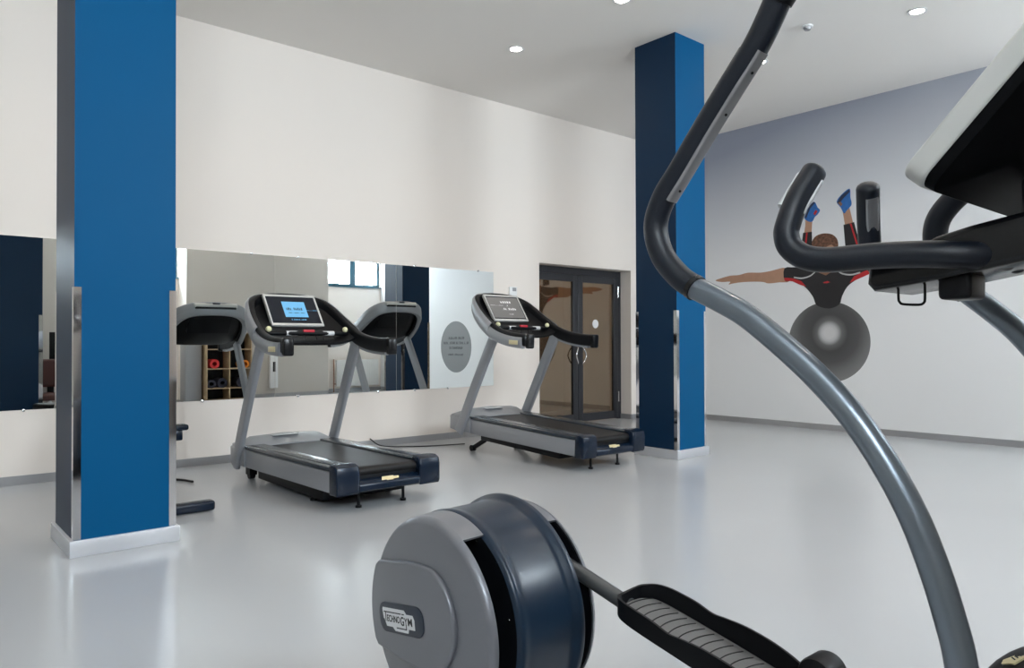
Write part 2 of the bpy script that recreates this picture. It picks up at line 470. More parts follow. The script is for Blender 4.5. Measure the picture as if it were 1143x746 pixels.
# glazed double door
YD = 7.71
b = nb()
fw = 0.07
box(b, DX0, DX1, YD, YD + 0.07, DZ - 0.10, DZ); box(b, DX0, DX0 + fw, YD, YD + 0.07, 0, DZ - 0.10); box(b, DX1 - fw, DX1, YD, YD + 0.07, 0, DZ - 0.10)
door = struct(link('door_1', b, 'door_frame', smooth=False))
xm = (DX0 + DX1) / 2
for k, (a, c) in enumerate(((DX0 + fw + 0.004, xm - 0.004), (xm + 0.004, DX1 - fw - 0.004))):
    g = nb(); st = 0.10; zt = DZ - 0.105; y0, y1 = YD - 0.012, YD + 0.045
    box(g, a, a + st, y0, y1, 0.015, zt, bev=0.004); box(g, c - st, c, y0, y1, 0.015, zt, bev=0.004)
    box(g, a + st, c - st, y0, y1, 0.015, 0.13); box(g, a + st, c - st, y0, y1, zt - 0.10, zt)
    leaf = link('door_leaf', g, 'door_frame', door)
    link('glass_pane', BX(a + st - 0.005, c - st + 0.005, YD + 0.012, YD + 0.02, 0.125, zt - 0.095), 'bronze_glass', leaf, smooth=False)
    hx = c - 0.05 if k == 0 else a + 0.05
    hp = [(hx, y0, 0.88), (hx, y0 - 0.05, 0.89), (hx + (0.05 if k else -0.05), y0 - 0.065, 1.0), (hx, y0 - 0.05, 1.11), (hx, y0, 1.12)]
    link('pull_handle', tube(hp, 0.011, 10), 'chrome', leaf)
    if k == 1:
        cc = CY((8.26, YD + 0.008, 1.475), 0.066, 0.003, 'y', 32)
        link('round_sticker', cc, 'white', leaf)
        for z in (0.35, 1.98): link('hinge', CY((c - 0.01, y0 - 0.008, z), 0.012, 0.16, 'z', 12), 'chrome', leaf)

# wall mirrors, each panel with its clips
MZ0, MZ1 = 0.635, 2.117
edges = [-1.295, 0.18, 1.655, 3.13, 4.605, 6.08]
mlabels = ['wall mirror panel at the left edge of the photo, left of the near blue pillar',
           'wall mirror panel behind the near blue pillar, showing the dark pillar and brown chair',
           'wall mirror panel reflecting the mat shelf, right of the near blue pillar',
           'wall mirror panel behind the left treadmill console, reflecting the grey wall and window',
           'rightmost wall mirror panel, reflecting the grey circle sign']
for i in range(5):
    x0, x1 = edges[i] + 0.0015, edges[i + 1] - 0.0015
    t = thing('wall_mirror', mlabels[i], 'mirror', ((x0 + x1) / 2, YB, MZ0), group='mirror panels on the back wall')
    hw = (x1 - x0) / 2
    link('mirror_glass', BX(-hw, hw, -0.006, -0.0005, 0, MZ1 - MZ0), 'mirror', t, smooth=False)
    for cx in (-hw + 0.25, 0, hw - 0.25):
        for cz in (-0.004, MZ1 - MZ0 + 0.004):
            if cx == 0 and cz > 0: continue
            g = nb(); cyl(g, (cx, -0.009, cz), 0.013, 0.018, 'y', 14, bev=0.003)
            link('mirror_clip', g, 'chrome', t)

# ceiling downlights
lx = [(0.7, 'first'), (2.97, 'second'), (5.19, 'third'), (7.55, 'fourth')]
ly = [6.0, 4.5, 2.83, 1.2, -0.35]
seen = {(5.19, 6.0): 'recessed ceiling downlight above the left treadmill, left of the far pillar top',
        (5.19, 4.5): 'recessed ceiling downlight at the top edge, left of the far pillar',
        (7.55, 2.83): 'recessed ceiling downlight at the upper right, beyond the smoke detector',
        (7.55, 4.5): 'recessed ceiling downlight beside the black lever grip, right of the far pillar',
        (7.55, 6.0): 'recessed ceiling downlight hidden behind the far blue pillar top',
        (2.97, 6.0): 'recessed ceiling downlight just above the frame over the mirror wall'}
for x, _ in lx:
    for y in ly:
        if x < 1 and y < 2: continue
        if (x, y) in seen: lab = seen[(x, y)]
        else: lab = 'recessed round ceiling downlight outside the picture, nearer the windows or the left'
        t = thing('ceiling_downlight', lab, 'light', (x, y, H), group='recessed ceiling downlights')
        g = nb()
        prof = [(0.062, -0.0005), (0.085, -0.0005), (0.088, -0.006), (0.064, -0.008), (0.060, -0.003)]
        n = 32; rings = [[g.verts.new((r * math.cos(2 * PI * k / n), r * math.sin(2 * PI * k / n), z)) for r, z in prof] for k in range(n)]
        for k in range(n):
            A, B = rings[k], rings[(k + 1) % n]
            for j in range(len(prof)): g.faces.new((A[j], A[(j + 1) % 5], B[(j + 1) % 5], B[j]))
        link('trim_ring', g, 'white', t)
        link('lamp_lens', CY((0, 0, -0.003), 0.06, 0.004, 'z', 28), 'lamp', t)
        L = bpy.data.lights.new('downlight_lamp', 'SPOT'); L.energy = LAMP_W; L.color = LAMP_COL; L.spot_size = math.radians(140); L.spot_blend = 1.0
        L.shadow_soft_size = 0.06
        lo = bpy.data.objects.new('downlight_lamp', L); C.objects.link(lo); lo.parent = t; lo.location = (0, 0, -0.02)

# unseen light added in the corridor to brighten the door glass
t = thing('ceiling_downlight', 'added fill light in the unseen corridor, brightening the glass door from behind', 'light', (7.9, 8.5, H))
link('lamp_lens', CY((0, 0, -0.008), 0.12, 0.014, 'z', 28, bev=0.003), 'lamp', t)
L = bpy.data.lights.new('corridor_fill_light', 'SPOT'); L.energy = 60; L.color = LAMP_COL; L.spot_size = math.radians(150); L.spot_blend = 1.0; L.shadow_soft_size = 0.1
lo = bpy.data.objects.new('corridor_fill_light', L); C.objects.link(lo); lo.parent = t; lo.location = (0, 0, -0.03)

# smoke detector
t = thing('smoke_detector', 'small round smoke detector on the ceiling, right of the lever top', 'detector', (7.06, 3.68, H))
g = nb(); cyl(g, (0, 0, -0.008), 0.055, 0.016, 'z', 28, bev=0.003)
link('detector_base', g, 'white', t)
link('detector_head', CY((0, 0, -0.03), 0.028, 0.03, 'z', 24, bev=0.004, r2=0.042), 'steel_brushed', t)

# thermostat
t = thing('thermostat', 'small white thermostat with a dark display, left of the glass door', 'thermostat', (6.41, YB, 1.87))
link('thermostat_body', BX(-0.065, 0.065, -0.022, 0, -0.07, 0.07, bev=0.004), 'white', t)
link('thermostat_display', BX(-0.015, 0.05, -0.024, -0.0215, 0.012, 0.058), 'steel_brushed', t)

# ------------------------------------------------------------------ printed mural on the right wall
mu = thing('wall_mural', 'printed mural of a man stretched face down over a silver exercise ball', 'mural', (XR, 4.8, 0))
def flat(name, pts, mt, k, smooth_n=0, origin=None):
    """pts (y, z) on the wall; printed vinyl 0.4 mm thick, layer k"""
    P = [(y - 4.8, z) for y, z in pts]
    if smooth_n: P = [(v.x, v.y) for v in catmull([(a, b_, 0) for a, b_ in P], smooth_n, closed=True)]
    x1 = -0.0006 * k - 0.0002; b = nb()
    prism(b, P, 'x', x1, x1 - 0.0006)
    bmesh.ops.triangulate(b, faces=[f for f in b.faces if len(f.verts) > 4])
    org = (0, 0, 0) if origin is None else (x1, origin[0] - 4.8, origin[1])
    return link(name, b, mt, mu, origin=org, smooth=False)
bc = (4.80, 1.19)
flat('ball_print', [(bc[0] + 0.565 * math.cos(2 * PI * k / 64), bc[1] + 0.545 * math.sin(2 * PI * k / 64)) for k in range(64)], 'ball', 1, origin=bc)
armL = [(6.56, 2.135), (6.45, 2.165), (6.30, 2.19), (6.15, 2.19), (6.0, 2.214), (5.80, 2.20), (5.64, 2.21), (5.38, 2.235), (5.34, 2.05), (5.50, 2.04), (5.668, 2.035), (5.75, 2.06), (5.90, 2.075), (6.1, 2.08), (6.256, 2.07), (6.33, 2.06), (6.30, 2.10), (6.45, 2.105)]
flat('arm_print', armL, 'skin', 1, 3)
armR = [(2 * 4.81 - y, z + 0.03) for y, z in armL]
flat('arm_print', armR, 'skin', 1, 3)
flat('leg_print', [(5.19, 2.30), (5.175, 2.46), (5.14, 2.705), (5.013, 2.705), (5.01, 2.43), (5.0, 2.28)], 'cloth_black', 1)
flat('leg_print', [(4.60, 2.25), (4.553, 2.46), (4.575, 2.745), (4.435, 2.765), (4.355, 2.44), (4.33, 2.25)], 'cloth_black', 1)
flat('ankle_print', [(5.125, 2.70), (5.108, 2.80), (5.106, 2.88), (5.002, 2.88), (5.012, 2.78), (5.017, 2.70)], 'skin', 1)
flat('ankle_print', [(4.555, 2.74), (4.572, 2.85), (4.585, 2.93), (4.50, 2.985), (4.475, 2.88), (4.448, 2.76)], 'skin', 1)
flat('shoe_print', [(5.12, 2.905), (5.09, 2.98), (5.05, 3.06), (4.975, 3.113), (4.93, 3.03), (4.895, 2.985), (4.93, 2.93), (4.97, 2.90), (5.003, 2.845), (5.06, 2.85)], 'print_blue', 2, 3)
flat('shoe_print', [(4.665, 3.065), (4.60, 3.15), (4.49, 3.215), (4.48, 3.10), (4.465, 3.0), (4.53, 2.93), (4.565, 2.895), (4.61, 2.98)], 'print_blue', 2, 3)
flat('shoe_sole_print', [(5.115, 2.91), (5.085, 2.985), (5.045, 3.065), (4.985, 3.112), (4.965, 3.095), (5.03, 3.03), (5.07, 2.95), (5.09, 2.90)], 'print_navy', 3)
flat('shoe_sole_print', [(4.66, 3.05), (4.60, 3.14), (4.49, 3.21), (4.485, 3.17), (4.57, 3.10), (4.635, 3.03)], 'print_navy', 3)
flat('shoe_lace_print', [(4.99, 2.95), (4.955, 3.00), (4.93, 2.975), (4.965, 2.925)], 'print_red', 4)
flat('shoe_lace_print', [(4.645, 3.045), (4.61, 3.06), (4.585, 3.02), (4.61, 2.995)], 'skin_dark', 4)
for y0, z0, y1, z1 in ((5.125, 2.44, 5.095, 2.70), (4.49, 2.75, 4.40, 2.44)):
    flat('stripe_print', [(y0, z0), (y0 - 0.022, z0), (y1 - 0.022, z1), (y1, z1)], 'print_red', 3)
flat('shirt_print', [(5.42, 2.235), (5.25, 2.235), (5.10, 2.26), (4.95, 2.28), (4.83, 2.27), (4.70, 2.28), (4.50, 2.26), (4.25, 2.25), (4.20, 2.10), (4.30, 2.05), (4.42, 2.0), (4.53, 1.92), (4.60, 1.80), (4.64, 1.69), (4.78, 1.64), (4.95, 1.69), (5.0, 1.80), (5.07, 1.90), (5.17, 1.99), (5.31, 2.045), (5.42, 2.06)], 'cloth_black', 2, 3)
flat('sleeve_trim_print', [(5.425, 2.10), (5.30, 2.085), (5.17, 2.035), (5.10, 1.955), (5.19, 1.985), (5.30, 2.04), (5.42, 2.06)], 'print_red', 3)
flat('sleeve_trim_print', [(4.20, 2.14), (4.33, 2.10), (4.44, 2.05), (4.50, 1.97), (4.42, 2.0), (4.30, 2.045), (4.19, 2.09)], 'print_red', 3)
for s in (1, -1):
    path = catmull([(4.82 + s * 0.14, 2.16, 0), (4.82 + s * 0.22, 2.10, 0), (4.82 + s * 0.34, 2.075, 0), (4.82 + s * 0.46, 2.095, 0)], 6)
    P = [(v.x, v.y + 0.010) for v in path] + [(v.x, v.y - 0.010) for v in path[::-1]]
    flat('piping_print', P, 'print_white', 3)
flat('neck_print', [(4.96, 2.30), (4.93, 2.14), (4.82, 2.09), (4.73, 2.14), (4.70, 2.30)], 'skin_dark', 3)
flat('face_print', [(4.935, 2.50), (4.93, 2.36), (4.88, 2.27), (4.82, 2.24), (4.75, 2.27), (4.70, 2.36), (4.68, 2.50), (4.74, 2.56), (4.88, 2.56)], 'skin', 4, 3)
flat('hair_print', [(5.0, 2.47), (5.01, 2.57), (4.95, 2.64), (4.84, 2.662), (4.72, 2.63), (4.655, 2.55), (4.65, 2.45), (4.69, 2.45), (4.74, 2.50), (4.82, 2.47), (4.90, 2.44), (4.95, 2.43)], 'hair', 5, 3)
flat('chest_mark_print', [(4.86, 2.0), (4.80, 2.012), (4.76, 1.995), (4.80, 1.985), (4.85, 1.987)], 'print_red', 3)

# grey circle sign further along the right wall (seen in the mirror)
sg = thing('circle_sign', 'round grey wall sign with dark lettering, seen reflected in the mirror', 'sign', (XR, 1.70, 1.10))
link('sign_disc', CY((-0.002, 0, 0), 0.57, 0.003, 'x', 72), 'sign_grey', sg)
for z, hw, hh in ((0.20, 0.30, 0.040), (0.09, 0.46, 0.040), (-0.02, 0.24, 0.040), (-0.17, 0.28, 0.028)):
    g = nb(); y = -hw
    box(g, -0.0046, -0.0036, -hw, hw, z - hh * 0.6 - 0.004, z - hh * 0.6)
    while y < hw:
        wl = random.uniform(0.022, 0.036)
        if random.random() > 0.12:
            q = random.random()
            box(g, -0.0046, -0.0036, y, y + 0.008, z - hh * 0.6, z + hh * 0.6)
            if q < 0.7: box(g, -0.0046, -0.0036, y + wl - 0.008, y + wl, z - hh * 0.6, z + hh * 0.6)
            zz = z + random.choice((-hh * 0.5, 0, hh * 0.5))
            box(g, -0.0046, -0.0036, y, y + wl, zz - 0.004, zz + 0.004)
        y += wl + 0.012
    link('lettering_line', g, 'sign_ink', sg, smooth=False)

# ------------------------------------------------------------------ treadmills
def glyph_row(bm, xc, width, vc, hh, P, step=0.012, jitter=0.3):
    """row of small illegible display marks; P(u, v) maps to 3D"""
    u = xc - width / 2
    while u < xc + width / 2:
        wl = step * random.uniform(0.6, 1.1)
        if random.random() > 0.15:
            vs = [P(u, vc - hh / 2), P(u + wl * 0.8, vc - hh / 2), P(u + wl * 0.8, vc + hh / 2 * random.choice((0.2, 1))), P(u, vc + hh / 2)]
            bm.faces.new([bm.verts.new(v) for v in vs])
        u += wl + step * 0.3
    vs = [P(xc - width / 2, vc - hh / 2 - 0.0008), P(xc + width / 2, vc - hh / 2 - 0.0008), P(xc + width / 2, vc - hh / 2 + 0.0006), P(xc - width / 2, vc - hh / 2 + 0.0006)]
    bm.faces.new([bm.verts.new(v) for v in vs])

def treadmill(loc, label, display, incline=0.0):
    t = thing('treadmill', label, 'treadmill', loc, (0, 0, 0), 'treadmills facing the mirror wall')
    W2 = 0.452
    t.scale = (0.945, 0.945, 0.945)
    GZ = -loc[2] / 0.945                       # floor level in the treadmill's own frame
    rotm = Matrix.Rotation(incline, 4, 'X')
    def part(name, bm, mt, par=None, **k):
        if incline: bmesh.ops.transform(bm, matrix=rotm, verts=bm.verts)
        return link(name, bm, mt, par or t, **k)
    # silver side panels
    for s in (-1, 1):
        g = nb()
        prism(g, [(0.12, 0.075), (1.95, 0.055), (1.95, 0.215), (0.12, 0.232)], 'x', s * W2, s * (W2 - 0.03), bev=0.006)
        part('side_panel', g, 'silver')
        g = nb()
        prism(g, [(0.10, 0.236), (1.86, 0.220), (1.86, 0.252), (0.10, 0.270)], 'x', s * (W2 + 0.004), s * 0.265, bev=0.008)
        part('side_rail', g, 'belt_side')
        g = nb()
        box(g, s * 0.275, s * (W2 - 0.05), 0.2, 1.80, 0.258, 0.274, bev=0.005, rot=Matrix.Rotation(-0.0098, 3, 'X'), pivot=(0, 0.2, 0.258))
        part('foot_rail', g, 'belt_side')
        # rear end cap
        g = nb()
        prof = [(0.13, 0.062), (0.13, 0.288), (0.06, 0.290), (0.015, 0.270), (0.0, 0.225), (0.0, 0.09), (0.012, 0.066)]
        prism(g, prof, 'x', s * (W2 + 0.008), s * 0.265, bev=0.014, seg=3)
        part('end_cap', g, 'navy_plastic')
    part('deck_frame', BX(-W2 + 0.03, W2 - 0.03, 0.06, 1.92, 0.085, 0.215, bev=0.005), 'black')
    # belt with rounded rear end
    g = nb()
    pr = [(1.78, 0.225), (1.78, 0.243), (0.12, 0.252)]
    for a in range(0, 181, 20): pr.append((0.085 - 0.035 * math.sin(math.radians(a)), 0.217 + 0.035 * math.cos(math.radians(a))))
    pr += [(0.12, 0.182)]
    prism(g, pr, 'x', -0.262, 0.262)
    part('running_belt', g, 'belt')
    g = nb(); prism(g, [(0.07, 0.075), (0.07, 0.165), (0.045, 0.165), (0.005, 0.135), (0.0, 0.12), (0.0, 0.085), (0.015, 0.073)], 'x', -0.27, 0.27, bev=0.004)
    bar = part('rear_crossbar', g, 'navy_plastic')
    g = nb(); prism(g, [(-0.075, -0.012), (-0.06, 0.020), (0.035, 0.020), (0.045, 0.011), (0.085, 0.011), (0.075, -0.012), (0.03, -0.012), (0.025, -0.019), (-0.03, -0.019), (-0.035, -0.012)], 'y', -0.0015, 0.0015)
    bmesh.ops.rotate(g, verts=g.verts, cent=(0, 0, 0), matrix=Matrix.Rotation(-0.9, 3, 'X'))
    bmesh.ops.translate(g, verts=g.verts, vec=(0.0, 0.022, 0.153))
    if incline: bmesh.ops.transform(g, matrix=rotm, verts=g.verts)
    link('logo_badge', g, 'gold', bar, smooth=False)
    # motor hood
    g = nb()
    rows = [(1.76, 0.245, 0.44), (1.82, 0.262, 0.46), (1.92, 0.305, 0.47), (2.03, 0.310, 0.46), (2.20, 0.262, 0.43), (2.28, 0.20, 0.40)]
    rings = []
    for y, z, hw in rows:
        rings.append([g.verts.new(v) for v in ((-hw, y, 0.19), (-hw, y, min(z, 0.238)), (-hw + 0.13, y, z), (0, y, z + 0.012), (hw - 0.13, y, z), (hw, y, min(z, 0.238)), (hw, y, 0.19))])
    for A, B in zip(rings, rings[1:]):
        for j in range(6): g.faces.new((A[j], A[j + 1], B[j + 1], B[j]))
        g.faces.new((A[6], A[0], B[0], B[6]))
    g.faces.new(rings[0][::-1]); g.faces.new(rings[-1])
    part('motor_hood', g, 'silver')
    g = nb()
    prism(g, [(-0.47, 1.80), (0.47, 1.80), (0.468, 2.10), (0.44, 2.22), (0.39, 2.29), (-0.39, 2.29), (-0.44, 2.22), (-0.468, 2.10)], 'z', 0.06, 0.215, bev=0.012)
    part('front_housing', g, 'silver')
    g = nb(); box(g, -0.16, 0.10, 1.88, 1.97, 0.0, 0.006, bev=0.002)
    bmesh.ops.translate(g, verts=g.verts, vec=(0, 0, 0.315))
    part('hood_label', g, 'plate')
    g = nb(); box(g, -0.37, 0.37, 0.42, 1.72, (GZ * 0.62 if not incline else -0.01), 0.09, bev=0.012)
    part('under_frame', g, 'black')
    # feet and wheels
    for sx in (-1, 1):
        g = nb()
        if incline: continue
        cyl(g, (sx * 0.20, 0.15, (GZ + 0.09) / 2), 0.012, 0.09 - GZ, 'z', 12); cyl(g, (sx * 0.20, 0.15, GZ + 0.010), 0.024, 0.018, 'z', 18)
        part('rear_foot', g, 'black')
        g = nb(); cyl(g, (sx * 0.345, 0.62, GZ * 0.5), 0.016, -GZ, 'z', 12); cyl(g, (sx * 0.345, 0.62, GZ + 0.010), 0.028, 0.018, 'z', 18)
        part('middle_foot', g, 'black')
        g = nb(); cyl(g, (sx * 0.36, 1.90, GZ + 0.040), 0.040, 0.05, 'x', 20); box(g, sx * 0.36 - 0.035, sx * 0.36 + 0.035, 1.85, 1.95, GZ + 0.04, 0.09)
        part('transport_wheel', g, 'black')
    if incline:
        for sx in (-1, 1):
            g = nb(); cyl(g, (sx * 0.20, 0.15, (GZ + 0.09) / 2), 0.012, 0.09 - GZ, 'z', 12); cyl(g, (sx * 0.20, 0.15, GZ + 0.010), 0.024, 0.018, 'z', 18)
            link('rear_foot', g, 'black', t)
            # lifting leg swung down under the front of the deck
            g = nb()
            sweep(g, [Vector((sx * 0.34, 1.45, 0.19)), Vector((sx * 0.34, 1.88, GZ + 0.045))], rrect(0.03, 0.05, 0.008), (0, 0, 1))
            cyl(g, (sx * 0.34, 1.90, GZ + 0.036), 0.035, 0.05, 'x', 20)
            link('lifting_leg', g, 'black', t)
        link('lifting_crossbar', BX(-0.34, 0.34, 1.66, 1.70, 0.10, 0.13, bev=0.004), 'black', t)
    else:
        g = nb(); box(g, -0.30, 0.30, 1.2, 1.7, 0.035, 0.084, bev=0.01); part('lift_motor', g, 'black')
    # uprights
    for s in (-1, 1):
        g = nb()
        path = [Vector((s * 0.475, 1.99, 0.055)), Vector((s * 0.472, 1.72, 0.60)), Vector((s * 0.462, 1.41, 1.20))]
        sweep(g, catmull(path, 6), rrect(0.055, 0.135, 0.024, 4), (0, 1, 0))
        part('upright', g, 'silver')
    # handrail loop: black rail with a silver outer shell
    half = [(-0.482, 0.785, 1.172), (-0.482, 0.96, 1.172), (-0.480, 1.18, 1.192), (-0.472, 1.38, 1.240), (-0.455, 1.56, 1.325), (-0.425, 1.73, 1.43), (-0.375, 1.86, 1.525), (-0.29, 1.94, 1.58), (-0.16, 1.975, 1.605), (0, 1.98, 1.61)]
    loop = half + [(-x, y, z) for x, y, z in half[-2::-1]]
    path = catmull(loop, 5)
    n = len(path)
    sc = []
    for i in range(n):
        sc.append(1.0)
    g = nb(); sweep(g, path, [(a + 0.002, b_ + 0.006) for a, b_ in rrect(0.062, 0.132, 0.024, 4)], (0, 0, 1), sc)
    rail = part('handrail', g, 'black')
    g = nb(); sweep(g, path[3:-3], [(-0.024, 0.034), (-0.040, 0.030), (-0.052, 0.012), (-0.055, -0.052), (-0.042, -0.078), (-0.015, -0.086), (0.012, -0.082), (0.012, -0.05), (-0.022, -0.04)], (0, 0, 1))
    part('console_shell', g, 'silver')
    top = [p for p in path if p.y > 1.42]
    g = nb(); sweep(g, top, [(-0.020, 0.076), (-0.036, 0.072), (-0.052, 0.052), (-0.057, 0.0), (-0.057, -0.02), (-0.045, -0.02), (-0.040, 0.040), (-0.032, 0.066)], (0, 0, 1))
    part('shell_crown', g, 'silver')
    for s in (-1, 1):
        g = nb(); box(g, s * 0.487 - 0.045, s * 0.487 + 0.045, 0.765, 0.825, 1.092, 1.244, bev=0.018, seg=3)
        part('handle_end', g, 'black_gloss')
    g = BX(-0.541, -0.536, 0.93, 1.07, 1.125, 1.170, bev=0.001)
    part('side_badge', g, 'gold')
    # dashboard between the rail and the screen
    g = nb(); rowsd = []
    ds = [p for p in path[:n // 2 + 1] if p.y > 1.36]
    for p in ds:
        f = min(1, max(0, (p.y - 1.36) / 0.6))
        row = []
        for k in range(13):
            u = -1 + 2 * k / 12
            sag = 0.07 * (1 - u ** 4) * (1 - 0.8 * f ** 6)
            row.append(g.verts.new((p.x * -u * 1.0, p.y, p.z + 0.025 - sag)))
        rowsd.append(row)
    for A, B in zip(rowsd, rowsd[1:]):
        for k in range(12): 
            try: g.faces.new((A[k], A[k + 1], B[k + 1], B[k]))
            except ValueError: pass
    bmesh.ops.remove_doubles(g, verts=g.verts, dist=0.0005)
    bmesh.ops.solidify(g, geom=g.faces[:], thickness=0.02)
    part('dashboard', g, 'black')
    # crossbar with pulse grips
    g = tube([(-0.44, 1.50, 1.29), (-0.25, 1.47, 1.288), (0.25, 1.47, 1.288), (0.44, 1.50, 1.29)], 0.021, 16, 5, (0, 0, 1))
    cb = part('front_grip_bar', g, 'black')
    for x0, x1 in ((-0.21, -0.10), (0.15, 0.26)):
        g = tube([(x0, 1.47, 1.288), (x1, 1.47, 1.288)], 0.0225, 16, 1, (0, 0, 1)); part('pulse_sensor', g, 'plate', cb)
    link_t = nb(); box(link_t, -0.05, 0.06, 1.445, 1.475, 1.298, 1.322, bev=0.006)
    part('emergency_stop', link_t, 'red', cb)
    for x in (-0.375, 0.375):
        g = nb(); bmesh.ops.create_uvsphere(g, u_segments=16, v_segments=10, radius=0.026)
        bmesh.ops.translate(g, verts=g.verts, vec=(x, 1.46, 1.325))
        part('control_knob', g, 'cream', cb)
    for x0 in (-0.02, 0.16):
        g = tube([(x0, 1.47, 1.27), (x0, 1.46, 1.225), (x0 + 0.10, 1.46, 1.225), (x0 + 0.10, 1.47, 1.27)], 0.003, 8, 4, (0, 1, 0))
        part('wire_hook', g, 'black', cb)
    # screen
    c0 = Vector((0, 1.665, 1.365)); c1 = Vector((0, 1.89, 1.657))
    v = (c1 - c0).normalized(); nrm = Vector((1, 0, 0)).cross(v)      # points to the runner and up
    if nrm.y > 0: nrm = -nrm
    ln = (c1 - c0).length
    def slab(u0, u1, v0, v1, w0, w1, bev=0.0):
        b2 = nb(); box(b2, u0, u1, v0, v1, w0, w1, bev=bev)
        fm = Matrix((Vector((1, 0, 0)), v, Vector((1, 0, 0)).cross(v))).transposed().to_4x4(); fm.translation = c0
        bmesh.ops.transform(b2, matrix=fm, verts=b2.verts); return b2
    sgn = 1 if Vector((1, 0, 0)).cross(v).dot(nrm) > 0 else -1
    bz = nb()
    for (u0, u1, v0, v1) in ((-0.26, 0.26, -0.005, 0.022), (-0.26, 0.26, ln - 0.018, ln + 0.005), (-0.26, -0.243, 0.022, ln - 0.018), (0.243, 0.26, 0.022, ln - 0.018)):
        merge(bz, slab(u0, u1, v0, v1, sgn * -0.03, sgn * 0.008, 0.003))
    part('screen_bezel', bz, 'silver_light')
    sc_ = part('screen', slab(-0.246, 0.246, 0.018, ln - 0.014, sgn * -0.035, sgn * 0.002), 'screen_glass', smooth=False)
    g = nb()
    prism(g, [(1.915, 1.622), (1.92, 1.648), (1.965, 1.674), (2.02, 1.672), (2.048, 1.648), (2.038, 1.620)], 'x', -0.25, 0.25, bev=0.012, seg=3)
    crest = part('console_crest', g, 'silver_light')
    g = nb(); prism(g, [(1.935, 1.600), (1.935, 1.630), (2.04, 1.630), (2.04, 1.600)], 'x', -0.235, 0.235, bev=0.006)
    part('crest_groove', g, 'black', crest)
    g = nb(); box(g, -0.04, 0.04, 2.022, 2.046, 1.655, 1.676, bev=0.002)
    part('crest_badge', g, 'badge', crest)
    part('screen_back', slab(-0.25, 0.25, 0.0, ln - 0.01, sgn * -0.09, sgn * -0.034, 0.015), 'black')
    def PP(u, vv, wv=0.0036): return c0 + Vector((1, 0, 0)) * u + v * vv + nrm * wv
    if display == 'blue':
        part('lit_display', slab(-0.10, 0.13, 0.10, 0.29, sgn * 0.002, sgn * 0.003), 'screen_blue', sc_, smooth=False)
        g = nb(); glyph_row(g, 0.01, 0.16, 0.20, 0.03, PP, 0.016); glyph_row(g, 0.02, 0.16, 0.152, 0.006, PP, 0.05)
        part('display_marks', g, 'ink_blue', sc_, smooth=False)
        g = nb(); glyph_row(g, 0.02, 0.14, 0.07, 0.014, PP, 0.012); glyph_row(g, 0.10, 0.22, 0.185, 0.004, PP, 0.09)
        part('display_caption', g, 'screen_blue', sc_, smooth=False)
    else:
        part('lit_display', slab(-0.235, 0.235, 0.04, ln - 0.03, sgn * 0.002, sgn * 0.003), 'screen_grey', sc_, smooth=False)
        g = nb(); glyph_row(g, 0.02, 0.14, 0.27, 0.028, PP, 0.026); glyph_row(g, 0.03, 0.20, 0.17, 0.028, PP, 0.024)
        glyph_row(g, 0.02, 0.03, 0.22, 0.02, PP, 0.012); glyph_row(g, 0.04, 0.06, 0.095, 0.01, PP, 0.01); glyph_row(g, -0.15, 0.14, 0.22, 0.004, PP, 0.1)
        part('display_marks', g, 'screen_text', sc_, smooth=False)
    return t

treadmill((2.83, 4.678, 0.066), 'left of the two treadmills, flat deck and blue lit screen, nearest the camera', 'blue')
treadmill((5.285, 4.690, 0.066), 'right treadmill in front of the glass door, deck inclined, grey lit screen', 'grey', math.radians(3.0))

# power cables at the wall
tag(link('power_cable', tube([(4.25, 7.49, 0.10), (4.35, 7.40, 0.02), (4.6, 7.2, 0.008), (4.9, 7.05, 0.008), (5.2, 6.95, 0.01)], 0.006, 8, 6, (0, 0, 1)), 'black', origin=(4.25, 7.49, 0.1)),
    'thin black power cable running from the wall to the right treadmill', 'cable')
tag(link('power_cable', tube([(1.88, 7.0, 0.01), (1.93, 6.86, 0.01), (2.0, 6.72, 0.011), (2.03, 6.60, 0.012)], 0.010, 8, 6, (0, 0, 1)), 'black', origin=(1.88, 7.0, 0.01)),
    'short dark cable end lying on the floor right of the near blue pillar', 'cable')

# ------------------------------------------------------------------ upright bike behind the near pillar
bk = thing('exercise_bike', 'dark exercise bike mostly hidden behind the near blue pillar', 'exercise bike', (1.42, 6.1, 0))
def bp(name, bm, mt): return link(name, bm, mt, bk)
bp('rear_stabiliser', BX(-0.42, 0.40, -0.70, -0.60, 0.004, 0.075, bev=0.02, seg=3), 'navy_plastic')
bp('front_stabiliser', BX(-0.36, 0.36, 0.72, 0.80, 0.004, 0.06, bev=0.02, seg=3), 'navy_plastic')
bp('base_rail', BX(-0.06, 0.06, -0.66, 0.76, 0.02, 0.09, bev=0.015), 'silver')
g = nb(); cyl(g, (0, 0.25, 0.45), 0.26, 0.14, 'x', 48, bev=0.03); box(g, -0.07, 0.07, 0.0, 0.5, 0.06, 0.45, bev=0.02); bp('drive_housing', g, 'silver')
bp('seat_post', tube([(0, -0.20, 0.08), (0, -0.30, 0.50)], 0.035, 16, 1), 'chrome')
g = nb(); prism(g, [(-0.17, -0.50), (-0.20, -0.40), (-0.17, -0.25), (-0.10, -0.14), (0.10, -0.14), (0.17, -0.25), (0.20, -0.40), (0.17, -0.50)], 'z', 0.48, 0.56, bev=0.02, seg=3); bp('saddle', g, 'black')
bp('handlebar_post', tube([(0, 0.40, 0.4), (0, 0.52, 1.15)], 0.04, 16, 1), 'silver')
bp('handlebar', tube([(-0.06, 0.12, 1.14), (-0.08, 0.35, 1.12), (0, 0.5, 1.10), (0.16, 0.35, 1.12), (0.14, 0.12, 1.14)], 0.018, 12, 6, (0, 0, 1)), 'foam')
